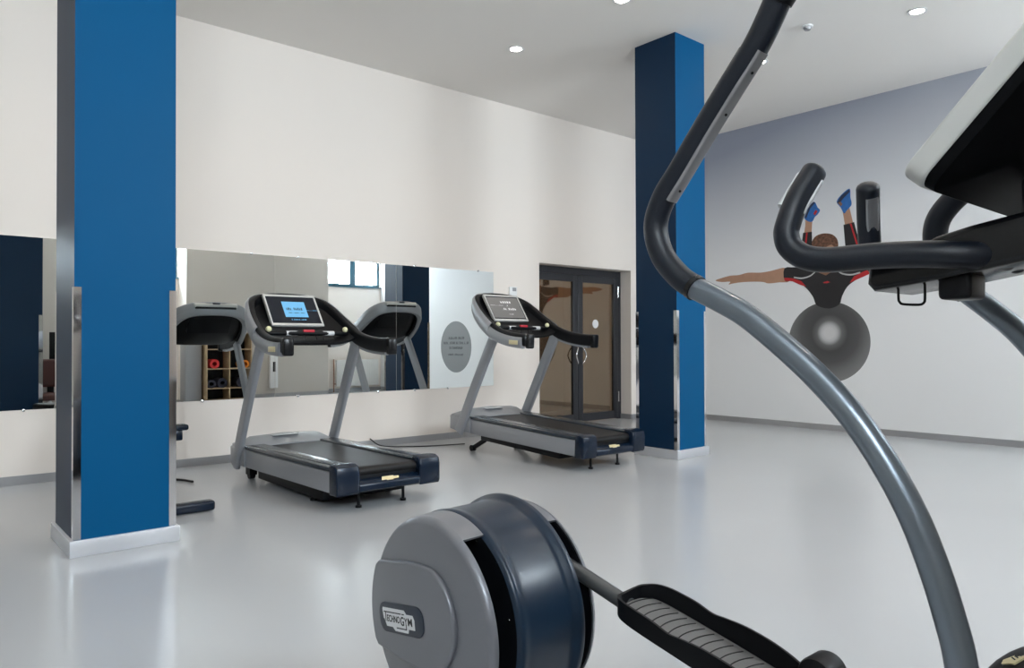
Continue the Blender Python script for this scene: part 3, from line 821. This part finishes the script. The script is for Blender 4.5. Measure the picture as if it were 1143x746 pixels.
bp('console', BX(-0.07, 0.14, 0.50, 0.56, 1.15, 1.36, bev=0.012), 'silver')
for s in (-1, 1):
    zz = 0.53 if s > 0 else 0.25
    g = nb(); box(g, s * 0.09, s * 0.12, 0.08, 0.26, min(zz, 0.39) - 0.01, max(zz, 0.39) + 0.02, bev=0.006)
    bp('crank', g, 'chrome')
    g = nb(); box(g, s * 0.33 - s * 0.19, s * 0.435, 0.02, 0.14, zz - 0.02, zz + 0.025, bev=0.016, seg=3); box(g, s * 0.30, s * 0.395, 0.04, 0.12, zz - 0.10, zz - 0.018, bev=0.012)
    bp('pedal', g, 'navy_plastic')

# ------------------------------------------------------------------ things behind the viewpoint, seen in the mirrors
# mat shelf
sh = thing('mat_shelf', 'beech cube shelf holding rolled mats, reflected left of the first treadmill', 'shelf', (5.0, -0.78, 0))
SW, SD = 0.93, 0.38
sy0, sy1 = 0.0, SD
def shp(name, bm, mt='wood'): return link(name, bm, mt, sh, smooth=False)
for x in (0, SW / 2 - 0.009, SW - 0.018): shp('upright_board', BX(x, x + 0.018, sy0, sy1, 0, 1.42))
zs = [0.02, 0.26, 0.66, 1.06, 1.402]
for z in zs: shp('shelf_board', BX(0.018, SW - 0.018, sy0 + 0.001, sy1 - 0.002, z, z + 0.018))
shp('back_panel', BX(0.018, SW - 0.018, sy0 - 0.006, sy0, 0, 1.42), 'black')
def mat_roll(x, z, r, mt, label):
    g = nb(); n = 26
    prof = [(0.045, 0.0), (r, 0.0), (r, 0.34), (0.045, 0.34)]
    rings = [[g.verts.new((q * math.cos(2 * PI * k / n), h, q * math.sin(2 * PI * k / n))) for q, h in prof] for k in range(n)]
    for k in range(n):
        A, B = rings[k], rings[(k + 1) % n]
        for j in range(4): g.faces.new((A[j], A[(j + 1) % 4], B[(j + 1) % 4], B[j]))
    o = link('rolled_mat', g, mt)
    o.location = (5.0 + x, -0.77, z + r + 0.0005)
    tag(o, label, 'mat', 'rolled mats on the shelf')
mat_roll(0.17, 0.678, 0.095, 'mat_red', 'red rolled exercise mat on the reflected shelf')
mat_roll(0.80, 0.678, 0.082, 'mat_orange', 'orange rolled exercise mat on the reflected shelf')
mat_roll(0.11, 0.278, 0.085, 'mat_dark', 'dark rolled mat at the outer side, below the red mat')
mat_roll(0.33, 0.278, 0.10, 'mat_dark', 'larger dark rolled mat below and beside the red mat')
mat_roll(0.72, 0.278, 0.10, 'mat_dark', 'dark rolled mat below the orange mat')
# grey cabinet beside the shelf
cab = thing('metal_cabinet', 'tall narrow grey metal cabinet reflected beside the mat shelf', 'cabinet', (4.80, -0.70, 0))
link('cabinet_body', BX(-0.17, 0.16, -0.20, 0.15, 0.02, 1.27, bev=0.03, seg=4), 'steel_brushed', cab)
link('cabinet_door', BX(-0.15, 0.10, 0.148, 0.16, 0.06, 1.22, bev=0.004), 'steel_brushed', cab)
link('cabinet_foot', BX(-0.15, 0.14, -0.18, 0.13, 0, 0.03), 'black', cab)
# white dispenser on the grey pier
dp = thing('towel_dispenser', 'white panel with a dark mark on the grey wall, reflected under the left console', 'dispenser', (6.62, YP, 0.62))
link('dispenser_body', BX(-0.09, 0.09, 0, 0.10, -0.42, 0.30, bev=0.01), 'white', dp)
link('dispenser_mark', BX(-0.03, 0.03, 0.10, 0.102, -0.06, 0.16), 'ink', dp)
# radiator
rd = thing('radiator', 'white panel radiator under the reflected window', 'radiator', (8.95, YF + 0.16, 0))
g = nb(); box(g, -0.58, 0.58, -0.03, 0.03, 0.14, 0.78, bev=0.012)
link('radiator_panel', g, 'radiator', rd)
g = nb()
for k in range(22): box(g, -0.53 + k * 0.05, -0.51 + k * 0.05, 0.028, 0.036, 0.18, 0.74, bev=0.003)
link('radiator_fins', g, 'radiator', rd)
for s in (-1, 1): link('wall_bracket', BX(s * 0.4 - 0.015, s * 0.4 + 0.015, -0.10, -0.028, 0.3, 0.6), 'radiator', rd)
link('radiator_pipe', tube([(-0.64, 0, 0.0), (-0.64, 0, 0.80)], 0.014, 10, 1), 'copper', rd)
link('radiator_valve', tube([(-0.64, 0, 0.2), (-0.57, 0, 0.2)], 0.012, 10, 1), 'copper', rd)
# brown office chair and desk with monitor
ch = thing('office_chair', 'brown leather office chair reflected at the left edge of the mirror', 'chair', (2.20, 0.15, 0), (0, 0, math.radians(10)))
def cp(name, bm, mt): return link(name, bm, mt, ch)
cp('seat', BX(-0.25, 0.25, -0.24, 0.26, 0.23, 0.35, bev=0.045, seg=4), 'leather')
cp('backrest', BX(-0.24, 0.24, -0.30, -0.20, 0.44, 0.93, bev=0.045, seg=4), 'leather')
cp('back_support', BX(-0.05, 0.05, -0.30, -0.22, 0.25, 0.52, bev=0.015), 'black')
for s in (-1, 1):
    g = nb(); box(g, s * 0.32 - 0.03, s * 0.32 + 0.03, -0.2, 0.16, 0.27, 0.305, bev=0.012)
    a_ = cp('armrest', g, 'black')
    cp('armrest_support', tube([(s * 0.22, 0, 0.22), (s * 0.30, 0, 0.22), (s * 0.32, 0, 0.275)], 0.013, 10, 5), 'chrome')
cp('gas_column', CY((0, 0, 0.16), 0.028, 0.16, 'z', 16), 'chrome')
for k in range(5):
    a = 2 * PI * k / 5; d = Vector((math.cos(a), math.sin(a), 0))
    l = cp('base_leg', tube([Vector((0, 0, 0.10)), d * 0.15 + Vector((0, 0, 0.095)), d * 0.30 + Vector((0, 0, 0.065))], 0.018, 10, 4, (0, 0, 1)), 'black')
    g = nb(); cyl(g, (d.x * 0.30, d.y * 0.30, 0.028), 0.027, 0.035, 'x', 16); link('castor', g, 'black', l)
dk = thing('reception_desk', 'small grey desk behind the brown chair', 'desk', (2.4, -0.65, 0))
link('desk_top', BX(-0.6, 0.6, -0.3, 0.25, 0.72, 0.75, bev=0.004), 'steel_brushed', dk)
for s in (-1, 1): link('desk_leg', BX(s * 0.56 - 0.02, s * 0.56 + 0.02, -0.28, 0.22, 0, 0.72), 'steel_brushed', dk)
mn = thing('desktop_monitor', 'black monitor standing above the reflected brown chair', 'monitor', (2.52, -0.62, 0.75))
link('monitor_panel', BX(-0.22, 0.22, -0.02, 0.02, 0.14, 0.66, bev=0.008), 'black', mn)
link('monitor_stand', BX(-0.03, 0.03, -0.035, -0.015, 0.01, 0.3), 'black', mn)
link('monitor_foot', BX(-0.12, 0.12, -0.09, 0.07, 0, 0.012), 'black', mn)

# ------------------------------------------------------------------ elliptical trainer (foreground), facing -Y
EC = (1.40, 1.0, 0.0)
el = thing('elliptical_trainer', 'large grey elliptical trainer in the foreground with curved lever and silver discs', 'elliptical trainer', EC)
def ep(name, bm, mt, par=None, **k):
    bmesh.ops.translate(bm, verts=bm.verts, vec=(-EC[0], -EC[1], -EC[2]))
    return link(name, bm, mt, par or el, **k)
CYY, CZZ = 1.79, 0.388         # wheel axis
XC = 1.40
def mx(x, s): return XC + s * (x - XC) if s > 0 else XC - (x - XC)
A0 = math.radians(61)
for s in (1, -1):              # s=1 near cover (as measured), s=-1 far cover mirrored
    def X(x): return x if s == 1 else 2 * XC - x
    # shell: face, rounded rim, outer wall; wall is cut away by the slot at the front
    b = nb()
    face = [(X(1.200), 0.0), (X(1.200), 0.283), (X(1.203), 0.292), (X(1.211), 0.299), (X(1.218), 0.302)]
    lathe(b, face + [(X(1.222), 0.303), (X(1.222), 0.297), (X(1.212), 0.290), (X(1.209), 0.0)], CYY, CZZ, 120)
    wall = [(X(1.219), 0.3022), (X(1.293), 0.3075), (X(1.293), 0.300), (X(1.219), 0.2955)]
    lathe(b, wall, CYY, CZZ, 80, A0, math.radians(300), closed_prof=True)
    bmesh.ops.remove_doubles(b, verts=b.verts, dist=0.0003)
    cov = ep('side_cover', b, 'disc')
    b = nb(); lathe(b, [(X(1.226), 0.0), (X(1.226), 0.294), (X(1.213), 0.294)], CYY, CZZ, 80)
    ep('cover_lining', b, 'black', cov)
    # raised crank cover
    P = []
    for a in range(-78, 79, 6):
        P.append((CYY - 0.155 * math.cos(math.radians(a)), 0.405 + 0.155 * math.sin(math.radians(a))))
    P += [(1.86, 0.553), (2.035, 0.520)]
    for a in range(24, -25, -4):
        P.append((CYY + 0.288 * math.cos(math.radians(a)), CZZ + 0.288 * math.sin(math.radians(a))))
    P += [(2.035, 0.255), (1.86, 0.250)]
    b = nb(); prism(b, P, 'x', X(1.182), X(1.203), bev=0.009, seg=4)
    cc = ep('crank_cover', b, 'disc', cov)
    # badge
    if s == 1:
        o0 = Vector((1.180, 1.897, 0.374)); xa = Vector((0, -1, 0.175)).normalized(); ya = Vector((0, 0.10, 1)).normalized()
        fm = frame(o0, xa, ya)
        b = nb(); prism(b, [(u - 0.0, v) for u, v in rrect(0.245, 0.088, 0.035, 6)], 'z', -0.003, 0.0015, bev=0.001)
        bmesh.ops.transform(b, matrix=fm, verts=b.verts)
        bd = ep('logo_badge', b, 'badge', cc)
        b = nb(); prism(b, [(-0.100, 0.022), (-0.096, -0.004), (-0.090, -0.006), (-0.080, -0.026), (-0.045, -0.026), (-0.032, -0.036), (0.040, -0.036), (0.044, -0.024), (0.078, -0.024), (0.078, 0.004), (0.070, 0.017), (0.036, 0.017), (0.024, 0.028), (-0.098, 0.028)], 'z', 0.0012, 0.0026)
        bmesh.ops.transform(b, matrix=fm, verts=b.verts)
        ep('logo_plate', b, 'plate', bd, smooth=False)
        b = nb(); box(b, -0.092, 0.006, 0.0145, 0.0175, 0.0024, 0.0034); box(b, -0.022, 0.034, -0.0275, -0.0245, 0.0024, 0.0034); box(b, 0.031, 0.034, -0.0275, -0.012, 0.0024, 0.0034)
        box(b, -0.0835, -0.0808, -0.012, 0.0145, 0.0024, 0.0034); box(b, 0.012, 0.024, 0.0145, 0.0175, 0.0024, 0.0034)
        bmesh.ops.transform(b, matrix=fm, verts=b.verts); ep('logo_rule', b, 'ink', bd, smooth=False)
        for txt, u, v, wd, ht in (('ECHNO', -0.0385, -0.002, 0.073, 0.020), ('G', 0.0115, -0.004, 0.019, 0.026), ('Y', 0.0315, -0.004, 0.015, 0.022), ('M', 0.0545, -0.003, 0.023, 0.022)):
            mm = Matrix.Translation(Vector((-EC[0], -EC[1], -EC[2]))) @ fm @ Matrix.Translation(Vector((u, v, 0.0028)))
            text_mesh('logo_lettering', txt, 0.03, mm, 'ink', bd, 0.0003, (wd, ht))
# drum between the covers
b = nb()
lathe(b, [(1.290, 0.296), (1.295, 0.305), (1.303, 0.3105), (1.311, 0.3115), (1.320, 0.3085), (1.335, 0.3085), (1.47, 0.3125), (1.486, 0.318), (1.497, 0.3285), (1.508, 0.3315), (1.516, 0.329), (1.518, 0.318)], CYY, CZZ, 128)
ep('flywheel_drum', b, 'drum')
b = nb()
for xa, xb in ((1.2915, 1.2905), (1.5165, 1.5175)):
    lathe(b, [(xa, 0.0), (xa, 0.297 if xa < 1.4 else 0.3185), (xb, 0.297 if xa < 1.4 else 0.3185), (xb, 0.0)], CYY, CZZ, 96)
ep('drum_side', b, 'black')
ep('drum_base', BX(1.31, 1.49, 1.50, 2.02, 0.03, 0.30, bev=0.02), 'black')
for x, y, z in ((1.283, 1.66, 0.635), (1.283, 1.517, 0.455)):
    ep('drum_screw', CY((x - 0.001, y, z), 0.004, 0.006, 'x', 10), 'chrome')
# floor frame
ep('base_rail', BX(1.345, 1.455, 0.0, 1.7, 0.03, 0.11, bev=0.02), 'tube')
ep('rear_stabiliser', BX(1.12, 1.68, 1.88, 1.97, 0.004, 0.07, bev=0.02), 'black')
ep('front_stabiliser', BX(1.12, 1.68, -0.02, 0.07, 0.004, 0.07, bev=0.02), 'black')
ep('mast', tube([(1.40, 0.02, 0.06), (1.40, 0.14, 0.6), (1.40, 0.235, 1.10), (1.40, 0.27, 1.33)], 0.045, 24, 6), 'tube')
# front hood with gold badge
b = nb(); bmesh.ops.create_uvsphere(b, u_segments=40, v_segments=24, radius=1)
bmesh.ops.scale(b, vec=(0.145, 0.16, 0.145), verts=b.verts); bmesh.ops.translate(b, verts=b.verts, vec=(1.40, 0.285, 0.585))
hood = ep('front_hood', b, 'black')
n_ = Vector((-0.62, -0.25, 0.74)).normalized()
# badge lies on the hood facing up and to the side
b = nb()
def onhood(u, v, lift):
    za = Vector((-0.0277, 0.0724, 0.1263)).normalized(); xa = Vector((0.0227, -0.0278, 0.0251)); xa = (xa - za * xa.dot(za)).normalized(); ya = za.cross(xa).normalized(); u += 0.018; v -= 0.004
    d = (za + xa * u * 7 + ya * v * 7).normalized()
    k = 1 / math.sqrt((d.x / 0.145) ** 2 + (d.y / 0.16) ** 2 + (d.z / 0.145) ** 2)
    return Vector((1.40, 0.285, 0.585)) + d * (k + lift)
outl = [(-0.062, 0.010), (-0.055, 0.016), (0.02, 0.016), (0.03, 0.010), (0.058, 0.010), (0.056, -0.009), (0.03, -0.009), (0.025, -0.017), (-0.02, -0.017), (-0.026, -0.010), (-0.050, -0.010), (-0.054, -0.002)]
A = [b.verts.new(onhood(u, v, 0.0035)) for u, v in outl]; B = [b.verts.new(onhood(u, v, 0.0005)) for u, v in outl]
b.faces.new(A); b.faces.new(B[::-1])
for i in range(len(outl)): b.faces.new((A[i], B[i], B[(i + 1) % len(outl)], A[(i + 1) % len(outl)]))
hb = ep('logo_badge', b, 'gold', hood, smooth=False)
b = nb()
u = -0.045
for k in range(9):
    for (du, v0, v1) in ((0, -0.006, 0.006), (0.005, -0.006, 0.002)):
        vs = [onhood(u + du, v0, 0.0042), onhood(u + du + 0.0022, v0, 0.0042), onhood(u + du + 0.0022, v1, 0.0042), onhood(u + du, v1, 0.0042)]
        b.faces.new([b.verts.new(q) for q in vs])
    u += 0.0105
ep('badge_marks', b, 'ink', hb, smooth=False)

# moving levers
near = [(0.647, 1.785), (0.689, 1.717), (0.744, 1.655), (0.800, 1.590), (0.854, 1.524), (0.893, 1.478), (0.913, 1.425), (0.897, 1.368), (0.858, 1.324), (0.822, 1.300), (0.768, 1.274), (0.715, 1.245), (0.650, 1.196), (0.587, 1.142), (0.531, 1.083), (0.483, 1.016), (0.444, 0.946), (0.417, 0.878), (0.397, 0.813), (0.381, 0.742), (0.368, 0.60), (0.36, 0.42), (0.36, 0.32)]
def lever(x, pts, label_side):
    P = [Vector((x, y, z)) for y, z in pts]
    j = 9
    steel = P[j:]
    b = tube(steel, 0.0215, 28, 8)
    lv = ep('moving_lever', b, 'tube')
    grip = P[:j + 1][::-1]
    b = nb(); path = catmull(grip, 8)
    sweep(b, path, circ(0.0235, 28), (1, 0, 0.01))
    gp = ep('foam_grip', b, 'foam', lv)
    top, nxt = P[0], P[1]; d = (top - nxt).normalized()
    b = nb(); sweep(b, [top - d * 0.012, top + d * 0.004, top + d * 0.014, top + d * 0.018], circ(0.0285, 24), (1, 0, 0.01), [0.92, 1.0, 1.0, 0.85])
    ep('end_cap', b, 'black', gp)
    d = (P[j - 1] - P[j]).normalized()
    b = nb(); sweep(b, [P[j] - d * 0.004, P[j] + d * 0.006], circ(0.0245, 28), (1, 0, 0.01))
    ep('joint_ring', b, 'black_gloss', lv)
    # sensor strip and mount on the underside (front side) of the grip
    sp = catmull([P[1] * 0.9 + P[2] * 0.1, P[2], P[3], P[4]] + ([P[5] * 0.9 + P[4] * 0.1] if label_side == 'near' else []), 6)
    dd = (P[1] - P[4]).normalized(); off = Vector((0, -dd.z, dd.y))
    if off.y > 0: off = -off
    off = (off + Vector((-0.10, 0, 0))).normalized()
    b = nb(); sweep(b, [p + off * 0.0205 for p in sp], rrect(0.026, 0.010, 0.004, 3), off)
    st = ep('sensor_strip', b, 'steel_brushed', gp)
    for q in (3, 9, len(sp) - 4):
        b = nb(); cyl(b, (0, 0, 0), 0.0025, 0.002, 'z', 10)
        bmesh.ops.transform(b, matrix=frame(sp[q] + off * 0.0262, dd, off.cross(dd)), verts=b.verts)
        ep('sensor_screw', b, 'black', st)
    b = nb(); k0 = P[1] * 0.75 + P[2] * 0.25; k1 = P[1] * 0.25 + P[2] * 0.75
    sweep(b, [k0 - off * 0.022, k1 - off * 0.022], rrect(0.012, 0.014, 0.004, 3), off)
    ep('grip_button', b, 'black', gp)
    return lv
lever(1.15, near, 'near')
kx = Vector((0.913, 1.425)); ang = math.radians(16)
far = []
for y, z in near[:-3]:
    dy, dz = y - kx.x, z - kx.y
    # swing forward (towards -Y at the top)
    far.append((0.584 + dy * math.cos(ang) - dz * math.sin(ang), 1.443 + dy * math.sin(ang) + dz * math.cos(ang)))
far += [(0.36, 0.52), (0.36, 0.32)]
lever(1.65, far, 'far')
ep('lever_axle', CY((1.40, 0.36, 0.32), 0.022, 0.54, 'x', 20), 'chrome')
b = nb(); box(b, 1.36, 1.44, 0.30, 0.42, 0.10, 0.36, bev=0.01); ep('axle_bracket', b, 'black')

# pedal arms and foot plates
def pedal(side, xc, yr, zr, yf, zf):
    """xc: centre; rear point (yr, zr) and front point (yf, zf) of the plate floor"""
    s = 1 if side == 'far' else -1
    back = Vector((xc - s * 0.006, yr + 0.26, zr + 0.055)); a1 = Vector((xc, yr - 0.01, zr - 0.014)); a2 = Vector((xc + s * 0.02, yf - 0.075, zf + 0.074))
    b = tube([back, a1], 0.022, 24, 1)
    arm = ep('pedal_arm', b, 'dark_steel')
    b = tube([a1 + Vector((0, 0, -0.012)), Vector((xc, yf + 0.04, zf - 0.035)), Vector((xc, yf - 0.03, zf - 0.01)), a2], 0.019, 16, 6)
    ep('arm_extension', b, 'black', arm)
    b = nb(); cyl(b, (a2.x, a2.y, a2.z), 0.043, 0.075, 'x', 32, bev=0.010)
    ep('pedal_joint', b, 'black', arm)
    L = Vector((0, yf - yr, zf - zr)); ln = L.length; d = L.normalized(); sd = Vector((1, 0, 0)); upv = sd.cross(d)
    if upv.z < 0: upv = -upv
    O = Vector((xc, yr, zr))
    def Q(u, v, h): return O + d * u + sd * v + upv * h
    # outline of the plate: u along the length, half widths and rim heights
    prof = [(0.0, 0.036, 0.022), (0.010, 0.058, 0.026), (0.035, 0.080, 0.032), (0.08, 0.092, 0.036), (0.16, 0.095, 0.036), (0.215, 0.095, 0.030), (0.255, 0.095, 0.036), (0.32, 0.095, 0.044), (0.40, 0.093, 0.044), (0.47, 0.088, 0.036), (0.495, 0.070, 0.030)]
    k = ln / 0.5
    ctrl = [(u * k, v, h + 0.013) for u, v, h in prof] + [(u * k, -v, h + 0.006) for u, v, h in prof[::-1]]
    out = [(q.x, q.y, q.z) for q in catmull(ctrl, 4, closed=True)]
    n = len(out)
    b = nb()
    th = 0.007
    top_o = [b.verts.new(Q(u, v, h)) for u, v, h in out]
    cen = (ln / 2, 0)
    def ins(u, v, t_):
        du, dv = cen[0] - u, -v
        return u + t_ * max(0, 1 - u / 0.05) - t_ * max(0, 1 - (ln - u) / 0.05), v - math.copysign(min(abs(v), t_), v)
    top_i = [b.verts.new(Q(*ins(u, v, th), h)) for u, v, h in out]
    bot_i = [b.verts.new(Q(*ins(u, v, th + 0.007), 0.003)) for u, v, h in out]
    bot_o = [b.verts.new(Q(*ins(u, v, 0.006), -0.012)) for u, v, h in out]
    for i in range(n):
        j = (i + 1) % n
        b.faces.new((top_o[i], top_o[j], top_i[j], top_i[i])); b.faces.new((top_i[i], top_i[j], bot_i[j], bot_i[i])); b.faces.new((bot_o[i], bot_o[j], top_o[j], top_o[i]))
    b.faces.new(bot_i); b.faces.new(bot_o[::-1])
    bmesh.ops.triangulate(b, faces=[f for f in b.faces if len(f.verts) > 4])
    plate = ep('foot_plate', b, 'black', arm)
    # grey ribbed mat
    mo = [(*ins(u, v, 0.020), h) for u, v, h in out]
    b = nb(); A = [b.verts.new(Q(u, v, 0.009)) for u, v, h in mo]; B = [b.verts.new(Q(u, v, 0.004)) for u, v, h in mo]
    b.faces.new(A); b.faces.new(B[::-1])
    for i in range(n): b.faces.new((A[i], B[i], B[(i + 1) % n], A[(i + 1) % n]))
    bmesh.ops.triangulate(b, faces=[f for f in b.faces if len(f.verts) > 4])
    fmat = ep('foot_mat', b, 'mat_grey', plate, smooth=False)
    b = nb()
    for q in range(15):
        u = 0.04 + q * (ln - 0.08) / 14; hw = 0.062
        pth = [Q(u - 0.012 * (1 - (v / hw) ** 2), v, 0.0092) for v in [hw * (-1 + 2 * r / 8) for r in range(9)]]
        sweep(b, pth, [(-0.0012, -0.001), (0.0012, -0.001), (0.0012, 0.0012), (-0.0012, 0.0012)], upv)
    for q in (-0.03, 0.0, 0.03):
        pass
    ep('mat_groove', b, 'black', plate)
    return arm
pedal('far', 1.570, 1.352, 0.486, 0.880, 0.388)
pedal('near', 1.215, 1.25, 0.22, 0.76, 0.25)
# cranks inside the covers
for s, x in ((1, 1.255), (-1, 1.548)):
    b = nb()
    p1 = Vector((x, 1.79, 0.388)); p2 = Vector((x, 1.665, 0.54)) if s < 0 else Vector((x, 1.60, 0.30))
    sweep(b, [p1, p2], rrect(0.018, 0.045, 0.006), (1, 0, 0))
    ep('crank', b, 'black')

# handlebar mount
side = [(0.566, 1.338), (0.578, 1.330), (0.581, 1.300), (0.570, 1.287), (0.46, 1.301), (0.34, 1.322), (0.22, 1.335), (0.20, 1.36), (0.20, 1.43), (0.27, 1.415), (0.34, 1.398), (0.42, 1.384), (0.47, 1.372), (0.51, 1.352)]
b = nb(); prism(b, side, 'x', 1.315, 1.495, bev=0.010, seg=3)
mount = ep('handlebar_mount', b, 'black_gloss')
b = nb(); box(b, 1.345, 1.455, 0.20, 0.36, 1.36, 1.47, bev=0.02); ep('console_bracket', b, 'black', mount)
# fixed handlebars
fh = [(1.375, 0.385, 1.334), (1.335, 0.400, 1.335), (1.303, 0.432, 1.337), (1.285, 0.477, 1.341), (1.267, 0.545, 1.343), (1.247, 0.612, 1.341), (1.237, 0.651, 1.348), (1.232, 0.676, 1.367), (1.231, 0.684, 1.390), (1.237, 0.683, 1.413), (1.257, 0.676, 1.457), (1.290, 0.662, 1.508)]
for s in (-1, 1):
    P = [Vector((1.40 + s * (1.40 - x), y, z)) for x, y, z in fh]
    b = tube(P, 0.0222, 28, 6, round_end=0.55)
    hbar = ep('fixed_handlebar', b, 'foam')
    d = (P[-1] - P[-2]).normalized()
    offs = [Vector((-0.30, 1, 0)), Vector((0.9, -1, 0))] if s < 0 else [Vector((-0.75, -0.66, 0)), Vector((0.75, 0.66, 0))]
    for off in offs:
        o2 = (off - d * off.dot(d)).normalized()
        a_ = P[-1] - d * 0.088; c_ = P[-1] - d * 0.014
        b = nb(); sweep(b, [a_ + o2 * 0.0193, c_ + o2 * 0.0193], rrect(0.024, 0.009, 0.004, 3), o2)
        pl_ = ep('pulse_sensor', b, 'plate' if s < 0 else 'steel_brushed', hbar)
# wire bottle hook and connector block under the mount
ep('wire_hook', tube([(1.35, 0.541, 1.305), (1.35, 0.541, 1.275), (1.35, 0.539, 1.268), (1.35, 0.533, 1.264), (1.35, 0.508, 1.262), (1.35, 0.500, 1.265), (1.35, 0.498, 1.273), (1.35, 0.498, 1.305)], 0.0022, 10, 4), 'black', mount)
b = nb(); box(b, 1.33, 1.405, 0.422, 0.472, 1.268, 1.312, bev=0.008, seg=3); ep('connector_block', b, 'black', mount)

# console: tilted slab, white side frame, black back
cb0 = Vector((0, 0.473, 1.456)); dirv = Vector((0, -0.152, 0.165)).normalized(); nv = Vector((0, dirv.z, -dirv.y))   # nv towards the user (+Y, up)
if nv.y < 0: nv = -nv
CW0, CW1, CL = 1.18, 1.62, 0.40
def cslab(x0, x1, l0, l1, n0, n1, bev=0.0, seg=2):
    b2 = nb(); box(b2, x0, x1, l0, l1, n0, n1, bev=bev, seg=seg)
    mm = Matrix((Vector((1, 0, 0)), dirv, Vector((1, 0, 0)).cross(dirv))).transposed().to_4x4(); mm.translation = cb0
    bmesh.ops.transform(b2, matrix=mm, verts=b2.verts); return b2
zs_ = 1 if Vector((1, 0, 0)).cross(dirv).dot(nv) > 0 else -1
fr = nb(); th = 0.036
prf = [(u, v) for u, v in rrect(CW1 - CW0, CL, 0.03, 6)]
def cprism(outl, n0, n1, bev=0.0, inner=None, seg=2):
    b2 = nb(); prism(b2, [(u + (CW0 + CW1) / 2, v + CL / 2) for u, v in outl], 'z', n0, n1, bev=bev, seg=seg)
    mm = Matrix((Vector((1, 0, 0)), dirv, Vector((1, 0, 0)).cross(dirv))).transposed().to_4x4(); mm.translation = cb0
    bmesh.ops.transform(b2, matrix=mm, verts=b2.verts); return b2
con = ep('console_frame', cprism(prf, zs_ * 0.0, zs_ * -th, 0.006, seg=3), 'silver_light')
ep('console_screen', cprism(rrect(CW1 - CW0 - 0.03, CL - 0.03, 0.02, 5), zs_ * -0.002, zs_ * 0.0012), 'screen_glass', con, smooth=False)
bk_ = nb()
lay = [(0.0, 0.005), (-0.008, -0.012), (-0.05, -0.035), (-0.09, -0.055)]
rings = []
mm = Matrix((Vector((1, 0, 0)), dirv, Vector((1, 0, 0)).cross(dirv))).transposed().to_4x4(); mm.translation = cb0
for ins_, dep in ((0.004, -th + 0.002), (0.006, -th - 0.016), (0.05, -th - 0.034), (0.085, -th - 0.048)):
    rr_ = rrect(CW1 - CW0 - 2 * ins_, CL - 2 * ins_, max(0.008, 0.028 - ins_ * 0.1), 6)
    rings.append([bk_.verts.new(mm @ Vector((u + (CW0 + CW1) / 2, v + CL / 2, zs_ * dep))) for u, v in rr_])
for A, B in zip(rings, rings[1:]):
    for j in range(len(A)): bk_.faces.new((A[j], A[(j + 1) % len(A)], B[(j + 1) % len(A)], B[j]))
bk_.faces.new(rings[0][::-1]); bk_.faces.new(rings[-1])
ep('console_back', bk_, 'console_black', con, angle=25)
